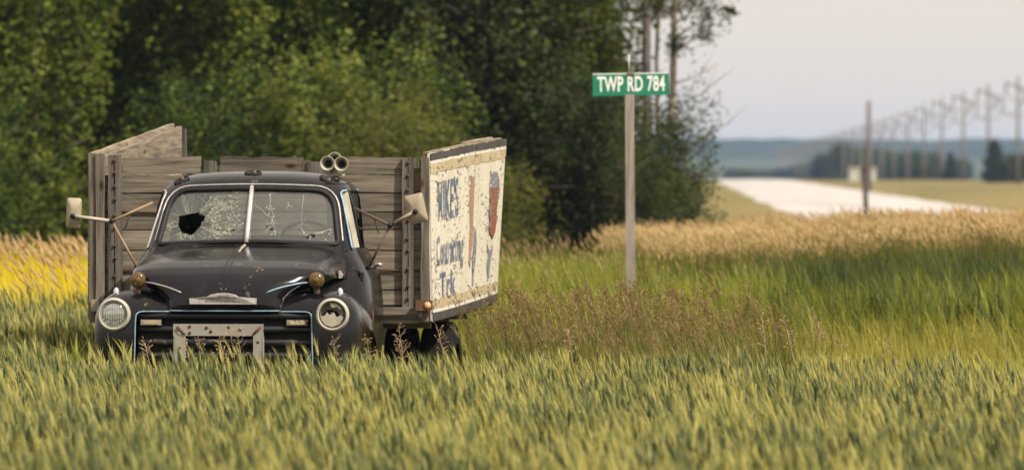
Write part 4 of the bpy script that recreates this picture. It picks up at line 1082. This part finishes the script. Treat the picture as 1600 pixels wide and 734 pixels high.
# front row
for px in (-400, -290, -170, -60, 45, 130, 215, 300, 410, 455, 545, 640, 700, 855, 885):
    place('poplar', px + rt.uniform(-15, 15), rt.uniform(97, 102), rt.uniform(.8, 1.05), label=LB['poplar'], group='light poplars of the wood')
for px in (700, 755, 800, 840):
    place('dark', px, rt.uniform(96, 100), rt.uniform(.8, .95), label=LB['dark'], group='dark trees in the wood')
for px in (-20, 265, 530, 905):
    place('willow', px, rt.uniform(93, 96), rt.uniform(.42, .62), label=LB['willow'], group='willows at the edge of the wood')
for px in (350, 470, 640, 600):
    place('bush2', px, rt.uniform(91, 93), rt.uniform(.75, 1.0), label=LB['bush2'], group='leafy shrubs at the foot of the wood')
for px in (580, 655, 800):
    place('bush', px, rt.uniform(89, 91), rt.uniform(.85, 1.0) if px != 800 else .6, label=LB['bush'], group='small bright bushes by the wood')
# dark shrubs closing the wood on the right
protos['rshrub'] = make_tree('dark_shrub', 31, 3.0, 1.0, .1, 75, 46, .075, 'leaf_dark', 'bark', .06, .15, .8)
for px, Y, s in ((1030, 92, .80), (1062, 93, .50), (930, 93, .95), (1000, 90, .60), (915, 94, 1.0)):
    place('rshrub', px, Y, s, label='dark rounded shrub closing the wood near the road', group='dark shrubs at the end of the wood', cat='shrub')
# the two bare-stemmed trees standing against the sky
def stem_tree(px, Y, hgt, tr_, seed, label, side, bark):
    rr = random.Random(seed); rs = np.random.RandomState(seed); x = pxX(px, Y)
    root = empty('bare_poplar', (x, Y, ground_z(x, Y))); tag(root, label, 'tree')
    t = G(); nb = 10
    tp = [Vector((rr.uniform(-.03, .03) + .012*k, rr.uniform(-.03, .03), hgt*k/nb - (.2 if k == 0 else 0))) for k in range(nb + 1)]
    t.tube(tp, [tr_*(1 - .6*k/nb) for k in range(nb + 1)], 10)
    cl = []
    for b in range(26):
        z = rr.uniform(3.4 if px > 1030 else 4.2, hgt); a = rr.uniform(0, 2*PI); L = rr.uniform(.35, .95) if z < 5.6 else rr.uniform(.6, 1.5)
        s_ = Vector((0, 0, z)) + Vector((.012*z/hgt*nb, 0, 0)); e = s_ + Vector((math.cos(a)*L, math.sin(a)*L, L*.35))
        t.tube([s_, s_.lerp(e, .5) + Vector((0, 0, .06)), e], [.025, .016, .006], 5)
        for q in range(4):
            p = s_.lerp(e, rr.uniform(.45, 1.1)); cl.append((p.x, p.y, p.z + .05, rr.uniform(.07, .15)))
    for b in range(5 if px > 1030 else 0):    # dead twiggy branches on the open side
        z = rr.uniform(1.6, 3.8); L = rr.uniform(.4, 1.0); a = side*rr.uniform(.1, .9)
        s_ = Vector((.01*z, 0, z)); e = s_ + Vector((side*L, rr.uniform(-.3, .3), L*rr.uniform(.2, .7)))
        m_ = s_.lerp(e, .5) + Vector((0, 0, -.06))
        t.tube([s_, m_, e], [.016, .010, .004], 5)
        for q in range(3):
            f = m_.lerp(e, rr.random()); t.tube([f, f + Vector((side*rr.uniform(.1, .4), rr.uniform(-.1, .1), rr.uniform(.05, .35)))], [.006, .003], 4)
    if side > 0 and px > 1030:    # long drooping twig with a last tuft of leaves
        t.tube([(0.05, 0, 4.55), (.55, 0, 4.62), (.80, 0, 4.50), (.95, 0, 4.32)], [.02, .012, .007, .004], 5)
        cl += [(.98, 0, 4.30, .04), (1.06, 0, 4.27, .035), (.55, 0, 4.66, .09), (.70, 0, 4.62, .07)]
    t.build('trunk', bark, root, True)
    me = quad_mesh('crown', leaf_cloud(cl, 42, .075, rs, 1.0), 'leaf_dark'); o = bpy.data.objects.new('crown', me); C.objects.link(o); o.parent = root
stem_tree(1046, 94, 8.5, .078, 41, 'bare stemmed poplar with a pale trunk and dead twigs against the sky', 1, 'bark_pale')
stem_tree(1006, 97, 9.0, .11, 42, 'grey trunked poplar with sparse crown just behind the street sign', 1, 'bark_grey')
stem_tree(1024, 103, 9.0, .05, 43, 'thin dark poplar half hidden between the two bare trunks', -1, 'bark_grey')

# mid-distance trees by the road
protos['spruce'] = make_tree('field_tree', 51, 9.0, 3.2, .2, 95, 26, .40, 'needle', 'bark', .2, .42, 1.0, cone=True)
protos['round'] = make_tree('field_tree', 52, 7.0, 3.4, .2, 80, 26, .42, 'leaf_dark', 'bark', .2, .65, .8)
for kind, px, Y, s, sz in (('spruce', 1553, 640, .50, 1.05), ('round', 1590, 660, .40, .9), ('spruce', 1485, 760, .33, 1.2), ('round', 1575, 650, .33, .8),
                           ('round', 1320, 1250, .95, 1.0), ('round', 1290, 1300, .8, .9), ('round', 1365, 1280, .95, .9), ('round', 1392, 1400, .95, .85), ('round', 1425, 1280, .85, .9),
                           ('round', 1452, 1300, .9, .85), ('round', 1440, 900, .42, .8), ('round', 1275, 1700, .9, .8), ('round', 1250, 1800, .9, .7), ('round', 1165, 1500, .6, .6), ('round', 1195, 1900, .9, .5),
                           ('round', 1500, 1600, .9, .8), ('round', 1345, 1500, 1.0, 1.0), ('round', 1405, 1180, .7, .9), ('round', 1145, 1700, .7, .6), ('round', 1225, 1800, .9, .5)):
    place(kind, px, Y, s, sz=sz, label='pointed dark field tree beside the far utility poles' if kind == 'spruce' else 'rounded dark tree on the far plain beyond the gravel road', group='pointed trees by the poles' if kind == 'spruce' else 'round trees on the far plain')

# ------------------------------------------------------------------ utility poles, wires, post, shed
def line_x(Y): return 36.07 + .02925*Y
pole = empty('utility_pole')
tag(pole, 'grey wooden utility pole with slanting crossarm in the long roadside row', 'utility pole', 'utility poles along the gravel road')
G().tube([(0, 0, -.5), (0, 0, 4), (0, 0, 11.4)], [.20, .18, .13], 8).build('shaft', 'pole_wood', pole, True)
G().tube([(-1.35, 0, 10.75), (0, -.2, 10.3), (1.75, 0, 9.55)], .12, 6).build('crossarm', 'pole_wood', pole)
for x, z in ((-1.3, 10.7), (1.7, 9.5), (.75, 9.9)):
    G().tube([(x, 0, z), (x, 0, z - 1.15)], .11, 6).build('insulator', 'insulator', pole)
pys = [546 + 58*k for k in range(28)]
for k, Y in enumerate(pys):
    o = pole if k == 0 else copy_tree(pole)
    o.location = (line_x(Y), Y, ground_z(line_x(Y), Y)); o.rotation_euler = (0, 0, 0)
for x, z, lb in ((-1.3, 9.55, 'high thin power wire hung from the short arms of the poles'), (.75, 8.75, 'middle thin power wire sagging between the pole crossarms'), (1.7, 8.35, 'lowest thin power wire hung from the long arms of the poles')):
    pts = []
    for a, b in zip(pys[:22], pys[1:23]):
        for q in range(5):
            t = q/5; Y = lerp(a, b, t); za = lerp(ground_z(line_x(a), a), ground_z(line_x(b), b), t)
            pts.append((line_x(Y) + x, Y, za + z - 1.1*4*t*(1-t)))
    tag(G().tube(pts, .055, 4).build('power_wire', 'wire', None), lb, 'wire', 'wires of the utility line')
# tall dark pole and leaning roadside marker
Y = 420; x = pxX(1357, Y)
tp_ = empty('dark_pole', (x, Y, ground_z(x, Y))); tag(tp_, 'tall dark bare pole standing alone beside the gravel road', 'pole')
hh = pxZ(160, Y) - ground_z(x, Y)
G().tube([(0, 0, -.3), (0, 0, hh*.5), (.02, 0, hh)], [.19, .18, .15], 8).build('shaft', 'bark_grey', tp_, True)
G().lathe([(.17, 0), (.16, .06), (.0005, .10)], 8, (.02, 0, hh), (0, 0, 1)).build('cap', 'insulator', tp_, True)
Y = 150; x = pxX(1354, Y); z0 = ground_z(x, Y); hh = pxZ(260, Y) - z0
mp_ = empty('marker_post', (x, Y, z0)); tag(mp_, 'short dark wooden marker post leaning beside the gravel road', 'post')
G().tube([(.02, 0, -.3), (0, 0, .4), (-.07, 0, hh)], [.075, .07, .065], 8).build('post', 'dark_post', mp_, True)
G().tube([(-.069, 0, hh - .12), (-.073, 0, hh + .012)], [.078, .074], 8).build('collar', 'bolt', mp_, True)
Y = 700; x0 = pxX(1328, Y); x1 = pxX(1369, Y); z0 = ground_z(x0, Y)
sh = empty('utility_shed', (.5*(x0+x1), Y, z0)); tag(sh, 'small pale boxy shed beside the gravel road under the poles', 'shed')
hw = .5*(x1-x0); ht = pxZ(263, Y) - z0
G().box(-hw, hw, 0, 3, -.3, ht).build('wall', 'shed', sh); G().box(-hw - .1, hw + .1, -.15, 3.15, ht + .002, ht + .15).build('roof', 'shed', sh); G().box(-.4, .45, -.04, .0, 0, ht*.8).build('door', 'pole_wood', sh)

# ------------------------------------------------------------------ grasses (uncountable: geometry-node scatter)
def blade(gg, base, az, h, lean, wd, seg=3, curl=1.0):
    dx, dy = math.cos(az), math.sin(az); px_, py_ = -dy, dx; vs_ = []
    for k in range(seg + 1):
        t = k/seg; off = lean*h*t**(1 + curl); z = h*(t - .25*lean*lean*t*t)
        ww = wd*(1 - t**1.6)*.5 + .0004
        c = (base[0] + dx*off, base[1] + dy*off, base[2] + z)
        vs_ += [(c[0] - px_*ww, c[1] - py_*ww, c[2]), (c[0] + px_*ww, c[1] + py_*ww, c[2])]
    gg.add(vs_, [(2*k, 2*k+1, 2*k+3, 2*k+2) for k in range(seg)])
    return Vector(c)
def clump(name, parts, mats):
    """parts: list of G, one per material"""
    V, F, I = [], [], []
    for k, p in enumerate(parts):
        o = len(V); V += p.v; F += [tuple(i + o for i in f) for f in p.f]; I += [k]*len(p.f)
    me = bpy.data.meshes.new(name); me.from_pydata(V, [], F)
    for m in mats: me.materials.append(MATS[m])
    me.polygons.foreach_set('material_index', I); me.update()
    return bpy.data.objects.new(name, me)
def spike(gg, p, d, L, r, n=5):
    d = d.normalized(); pts = [p + d*L*t for t in (0, .3, .7, 1)]
    gg.tube(pts, [r*.5, r, r*.85, r*.1], n, False)
WIND = PI   # grasses lean towards -x
def barley_clump(seed):
    rr = random.Random(seed); st_, hd, aw = G(), G(), G(); dark = seed % 3 == 0
    for k in range(15):
        b = Vector((rr.uniform(-.15, .15), rr.uniform(-.15, .15), 0)); h = rr.uniform(.47, .66)
        az = WIND + rr.gauss(0, 1.3); ln = rr.uniform(.02, .14)
        top = b + Vector((math.cos(az)*ln*h, math.sin(az)*ln*h, h))
        st_.tube([b, b.lerp(top, .5), top], [.003, .0025, .0018], 3, False)
        d = (top - b).normalized() + Vector((math.cos(az), math.sin(az), 0))*rr.uniform(.05, .35)
        d.normalize(); L = rr.uniform(.06, .085)
        spike(st_ if dark and k % 2 else hd, top, d, L*1.15, rr.uniform(.0072, .0102), 5)
        for q in range(4 if dark else 11):
            s_ = top + d*L*rr.uniform(.1, .95); e = s_ + (d + Vector((rr.gauss(0, .14), rr.gauss(0, .14), rr.gauss(0, .08)))).normalized()*rr.uniform(.06, .095)
            side = d.cross(Vector((rr.gauss(0, 1), rr.gauss(0, 1), rr.gauss(0, 1)))).normalized()*.0019
            aw.add([s_ - side, s_ + side, e], [(0, 1, 2)])
        for q in range(3):
            blade(st_, b + Vector((0, 0, h*rr.uniform(.2, .75))), rr.uniform(0, 2*PI), rr.uniform(.14, .27), rr.uniform(.3, 1.1), rr.uniform(.009, .014))
    for k in range(9 if dark else 4):
        blade(st_, Vector((rr.uniform(-.13, .13), rr.uniform(-.13, .13), .3)), WIND + rr.gauss(0, 1.2), rr.uniform(.24, .36), rr.uniform(.02, .16), .017, 4)
    return clump('barley_clump', [st_, hd, aw], ['barley_blade', 'barley_head', 'barley_awn'])
def grass_clump(name, seed, n, h0, h1, wd, mat, heads=0, hmat=None, hl=.14, hr=.012, spread=.16, lean=.28, style='spike', hh=1.15):
    rr = random.Random(seed); gg, hd = G(), G()
    for k in range(n):
        b = (rr.uniform(-spread, spread), rr.uniform(-spread, spread), 0)
        blade(gg, b, WIND + rr.gauss(0, 1.2), rr.uniform(h0, h1), rr.uniform(.05, lean*2), rr.uniform(.6, 1.2)*wd, 4)
    for k in range(heads):
        b = Vector((rr.uniform(-spread, spread), rr.uniform(-spread, spread), 0)); h = h1*hh*rr.uniform(.86, 1.08); az = WIND + rr.gauss(0, .7); ln = rr.uniform(.08, .28)
        m_ = b + Vector((math.cos(az)*ln*h*.35, math.sin(az)*ln*h*.35, h*.6)); top = b + Vector((math.cos(az)*ln*h, math.sin(az)*ln*h, h))
        gg.tube([b, m_, top], [.003, .0025, .002], 3, False)
        d = (top - m_).normalized() + Vector((math.cos(az), math.sin(az), -.2))*rr.uniform(.1, .5)
        if style == 'spike': spike(hd, top - d.normalized()*.02, d, hl*rr.uniform(.7, 1.2), hr*rr.uniform(.8, 1.2), 5)
        else:
            d.normalize()
            for q in range(26):
                t = rr.random(); s_ = top + d*hl*(t - .35); e = s_ + (d*.8 + Vector((rr.gauss(0, .6), rr.gauss(0, .6), rr.gauss(.1, .45)))).normalized()*hl*.36*(1.15 - t)*rr.uniform(.5, 1)
                side = (e - s_).cross(Vector((rr.gauss(0, 1), rr.gauss(0, 1), rr.gauss(0, 1)))).normalized()*hr*.55
                m2 = s_.lerp(e, .72); hd.add([s_, m2 - side, e, m2 + side], [(0, 1, 2, 3)])
    return clump(name, [gg, hd], [mat, hmat or mat])
def patch_mesh(name, inside, x0, x1, y0, y1, step):
    gg = G(); idx = {}
    nxp, nyp = int((x1-x0)/step), int((y1-y0)/step)
    for j in range(nyp):
        for i in range(nxp):
            x, y = x0 + i*step, y0 + j*step
            if not inside(x + step/2, y + step/2): continue
            f = []
            for a, b in ((0, 0), (1, 0), (1, 1), (0, 1)):
                key = (i+a, j+b)
                if key not in idx:
                    idx[key] = len(gg.v); xx, yy = x0 + (i+a)*step, y0 + (j+b)*step; gg.v.append((xx, yy, ground_z(xx, yy) - .01))
                f.append(idx[key])
            gg.f.append(tuple(f))
    me = bpy.data.meshes.new(name); me.from_pydata(gg.v, [], gg.f); me.update(); return me
def scatter(name, label, cat, inside, rng, step, sources, density, smin, smax, seed, rot=1.2, tilt=.10):
    col = bpy.data.collections.new(name + '_source')
    for s_ in sources: col.objects.link(s_)
    ob = bpy.data.objects.new(name, patch_mesh(name, inside, *rng, step)); C.objects.link(ob)
    tag(ob, label, cat, None, 'stuff')
    ng = bpy.data.node_groups.new(name, 'GeometryNodeTree')
    ng.interface.new_socket('Geometry', in_out='INPUT', socket_type='NodeSocketGeometry'); ng.interface.new_socket('Geometry', in_out='OUTPUT', socket_type='NodeSocketGeometry')
    nd, lk = ng.nodes, ng.links
    gi_, go_ = nd.new('NodeGroupInput'), nd.new('NodeGroupOutput')
    dp = nd.new('GeometryNodeDistributePointsOnFaces'); dp.inputs['Density'].default_value = density; dp.inputs['Seed'].default_value = seed
    ci = nd.new('GeometryNodeCollectionInfo'); ci.inputs['Collection'].default_value = col; ci.inputs['Separate Children'].default_value = True; ci.inputs['Reset Children'].default_value = True
    ip = nd.new('GeometryNodeInstanceOnPoints'); ip.inputs['Pick Instance'].default_value = True
    rv = nd.new('FunctionNodeRandomValue'); rv.data_type = 'FLOAT_VECTOR'; rv.inputs[0].default_value = (-tilt, -tilt*1.6, -rot); rv.inputs[1].default_value = (tilt, tilt*.4, rot); rv.inputs['Seed'].default_value = seed + 1
    rs_ = nd.new('FunctionNodeRandomValue'); rs_.data_type = 'FLOAT'; rs_.inputs[2].default_value = smin; rs_.inputs[3].default_value = smax; rs_.inputs['Seed'].default_value = seed + 2
    ri = nd.new('FunctionNodeRandomValue'); ri.data_type = 'INT'; ri.inputs[4].default_value = 0; ri.inputs[5].default_value = len(sources) - 1; ri.inputs['Seed'].default_value = seed + 3
    lk.new(gi_.outputs[0], dp.inputs[0]); lk.new(dp.outputs[0], ip.inputs['Points']); lk.new(ci.outputs[0], ip.inputs['Instance'])
    lk.new(rv.outputs[0], ip.inputs['Rotation']); lk.new(rs_.outputs[1], ip.inputs['Scale']); lk.new(ri.outputs[2], ip.inputs['Instance Index'])
    lk.new(ip.outputs[0], go_.inputs[0])
    md = ob.modifiers.new('scatter', 'NODES'); md.node_group = ng
    return ob
def view(x, y, m=1.6): return abs(x) < y*.091 + m
def in_truck(x, y, m=.0):      # the truck's footprint in its own axes
    dx, dy = x + 1.957, y - 38.6; c_, s_ = math.cos(R(5)), math.sin(R(5))
    lx, ly = dx*c_ - dy*s_, dx*s_ + dy*c_
    return abs(lx) < 1.30 + m and -.22 - m < ly < 6.7 + m
def edge_y(x): return 37.9 + .5*mnoise.noise((x*.7, 3, 0)) - .9*sst(1.5, 4, x) + 14.5*sst(-2.9, -3.3, x)
bar = [barley_clump(100 + k) for k in range(6)]
scatter('barley_field', 'green bearded barley crop filling the field in front of the truck', 'barley', lambda x, y: view(x, y) and y < edge_y(x) and not in_truck(x, y, .05), (-8, 8, 14, 60), .25, bar, 26, .80, 1.12, 5)
pale = [grass_clump('pale_clump', 200 + k, 20, .18, .55, .015, 'grass_pale', 0, None, .07, .005, .16, .3) for k in range(4)]
scatter('short_grass', 'short yellow green grass between barley and roadside bank', 'grass', lambda x, y: view(x, y) and y >= edge_y(x) - .3 and y < 56 and (800 + 8889*x/y > 728 or y > 45.6) and x > -1.6 and not in_truck(x, y, .12), (-4, 8, 36, 57), .25, pale, 18, .6, 1.3, 15)
brown = [grass_clump('brown_clump', 300 + k, 48, .42, .86, .012, 'grass_olive', 3, 'head_brown', .19, .006, .17, .26, 'panicle', 1.18) for k in range(4)]
def in_brown(x, y):
    if 800 + 8889*x/y < 742: return False
    cx = .95 + .03*(y - 43); return ((x - cx)/1.32)**2 + ((y - 43.2)/4.3)**2 < 1 + .35*mnoise.noise((x*1.5, y*.6, 5)) and not in_truck(x, y, .1)
scatter('brown_grass', 'patch of reddish brown seeding grass beside the truck box', 'grass', in_brown, (-1.5, 4, 38, 50), .2, brown, 15, .72, 1.06, 25)
tall = [grass_clump('tall_clump', 400 + k, 22, .50, 1.0, .022, 'grass_green', 1, 'head_tan', .10, .0055, .2, .26, 'spike', 1.14) for k in range(4)]
deep = [grass_clump('deep_clump', 500 + k, 22, .45, 1.02, .024, 'grass_deep', 0, None, .11, .007, .2, .26, 'spike', 1.10) for k in range(4)]
green = [grass_clump('green_clump', 600 + k, 24, .30, .78, .022, 'grass_green', 0, None, .1, .01, .2, .35) for k in range(3)]
rightness = lambda x, y: x + 2.2*mnoise.noise((x*.35, y*.25, 8)) > 2.4
scatter('bank_grass', 'tall green grass with tan seed heads on the roadside bank', 'grass', lambda x, y: view(x, y, 2) and x > -3.2 and not rightness(x, y), (-6, 9, 54.5, 74), .3, tall, 15, .54, .84, 35)
scatter('deep_grass', 'darker green bank grass topped with thick tan seed heads', 'grass', lambda x, y: view(x, y, 2) and x > 0 and rightness(x, y), (-6, 10, 53, 76), .3, deep, 13, .56, .88, 45)
scatter('bank_foot_grass', 'leafy green grass at the foot of the roadside bank', 'grass', lambda x, y: view(x, y, 2) and x > -2.5, (-6, 9, 52.5, 57), .25, green, 14, .7, 1.1, 55)
tanh_ = [grass_clump('tan_clump', 650 + k, 12, .5, .85, .010, 'grass_pale', 22, 'head_tan', .11, .0065, .2, .34, 'spike', 1.22) for k in range(3)]
scatter('tan_grass', 'dense golden seeding grass along the top of the roadside bank', 'grass', lambda x, y: view(x, y, 2) and 800 + 8889*x/y > 1010 + 90*mnoise.noise((x*.5, y*.5, 2)) - 6*(y - 72), (-6, 11, 63, 80), .3, tanh_, 14, .66, .89, 57)
yel = [grass_clump('yellow_clump', 700 + k, 30, .50, .92, .014, 'grass_yellow', 1, 'head_tan', .16, .012, .2, .28, 'spike', 1.10) for k in range(4)]
scatter('yellow_grass', 'bright yellow meadow grass behind the truck, before the wood', 'grass', lambda x, y: view(x, y, 2) and x < -3.0, (-10, 0, 51.5, 69), .3, yel, 15, .70, .88, 65)
scatter('tan_fringe', 'fringe of tan seed heads along the back of the yellow meadow', 'grass', lambda x, y: view(x, y, 2) and x < -2.6, (-10, 0, 67.5, 70.5), .3, [grass_clump('fringe_clump', 750 + k, 10, .6, .9, .012, 'grass_olive', 4, 'head_tan', .17, .010, .2, .45, 'spike', 1.2) for k in range(3)], 4, .58, .76, 66)
under = [grass_clump('under_clump', 800 + k, 26, .25, .5, .018, 'grass_deep', 0, None, .16, .012, .25, .3) for k in range(3)]
scatter('wood_edge_grass', 'rough shaded grass along the foot of the wood', 'grass', lambda x, y: view(x, y, 2), (-12, 8, 74, 96), .5, under, 6, .7, 1.0, 75)

# single wild oat stalks that stand above the barley
def oat(px, Y, top_py, seed):
    rr = random.Random(seed); x = pxX(px, Y); root = empty('wild_oat', (x, Y, 0)); H_ = pxZ(top_py, Y)
    az = WIND + rr.gauss(0, .5); ln = rr.uniform(.08, .2)
    f = lambda t: Vector((math.cos(az)*ln*H_*t*t, math.sin(az)*ln*H_*t*t, H_*t))
    G().tube([f(t/6) for t in range(7)], [.0026]*4 + [.002, .0015, .001], 4).build('stalk', 'oat_straw', root)
    gg = G()
    for k in range(24):
        t = rr.uniform(.78, 1.0); p = f(t); a = rr.uniform(0, 2*PI); L = rr.uniform(.02, .085)*(1.25 - t)*2.2
        e = p + Vector((math.cos(a)*L*.6, math.sin(a)*L*.6, L*rr.uniform(.1, .9)))
        gg.tube([p, e], [.0012, .0009], 3, False)
        d = (e - p).normalized() + Vector((0, 0, -.3)); spike(gg, e, d, rr.uniform(.014, .024), .0026, 4)
    gg.build('panicle', 'oat_straw', root)
    tag(root, 'dry straw coloured wild oat stalk standing above the barley', 'wild oat', 'dry wild oat stalks above the barley')
for k, (px, Y, tp_) in enumerate(((318, 38.2, 528), (336, 38.25, 526), (362, 38.2, 518), (378, 38.1, 514), (392, 38.2, 520), (252, 38.2, 536), (522, 38.2, 530), (592, 38.2, 530), (640, 38.6, 508), (652, 38.4, 520), (712, 38.7, 508),
                                  (905, 38.2, 512), (1205, 38, 492), (1258, 37.8, 496), (1296, 37.9, 484), (1304, 37.8, 498), (1345, 37.6, 522), (1420, 37.4, 530))):
    oat(px, Y, tp_, 900 + k)

# broad-leaved weeds by the left fender
for k, (px, Y, hgt) in enumerate(((105, 38.4, .80), (118, 38.5, .78), (150, 38.25, .74), (196, 38.2, .84), (40, 38.6, .78))):
    rr = random.Random(1200 + k); x = pxX(px, Y); root = empty('leafy_weed', (x, Y, 0))
    tag(root, 'broad leaved green grass weed beside the left front fender', 'weed', 'leafy weeds by the fender')
    G().tube([(0, 0, 0), (.01, 0, hgt*.5), (.0, 0, hgt*.9)], [.006, .005, .002], 5).build('stem', 'grass_green', root)
    for q in range(7):
        gg = G(); blade(gg, Vector((.005, 0, hgt*rr.uniform(.35, .85))), rr.uniform(0, 2*PI), rr.uniform(.16, .26), rr.uniform(.5, 1.2), .028, 5, .6); gg.build('leaf', 'grass_green', root)

# ------------------------------------------------------------------ haze over the plain
m, nt, out = new_mat('haze')
pv = N(nt, 'ShaderNodeVolumePrincipled'); pv.inputs['Color'].default_value = (0.46, 0.66, 1.0, 1); pv.inputs['Density'].default_value = 0.00011; pv.inputs['Anisotropy'].default_value = 0.0
nt.links.new(pv.outputs[0], out.inputs['Volume'])
tag(G().box(-4200, 4200, -80, 9200, -6, 62).build('haze', 'haze', None), kind='stuff')
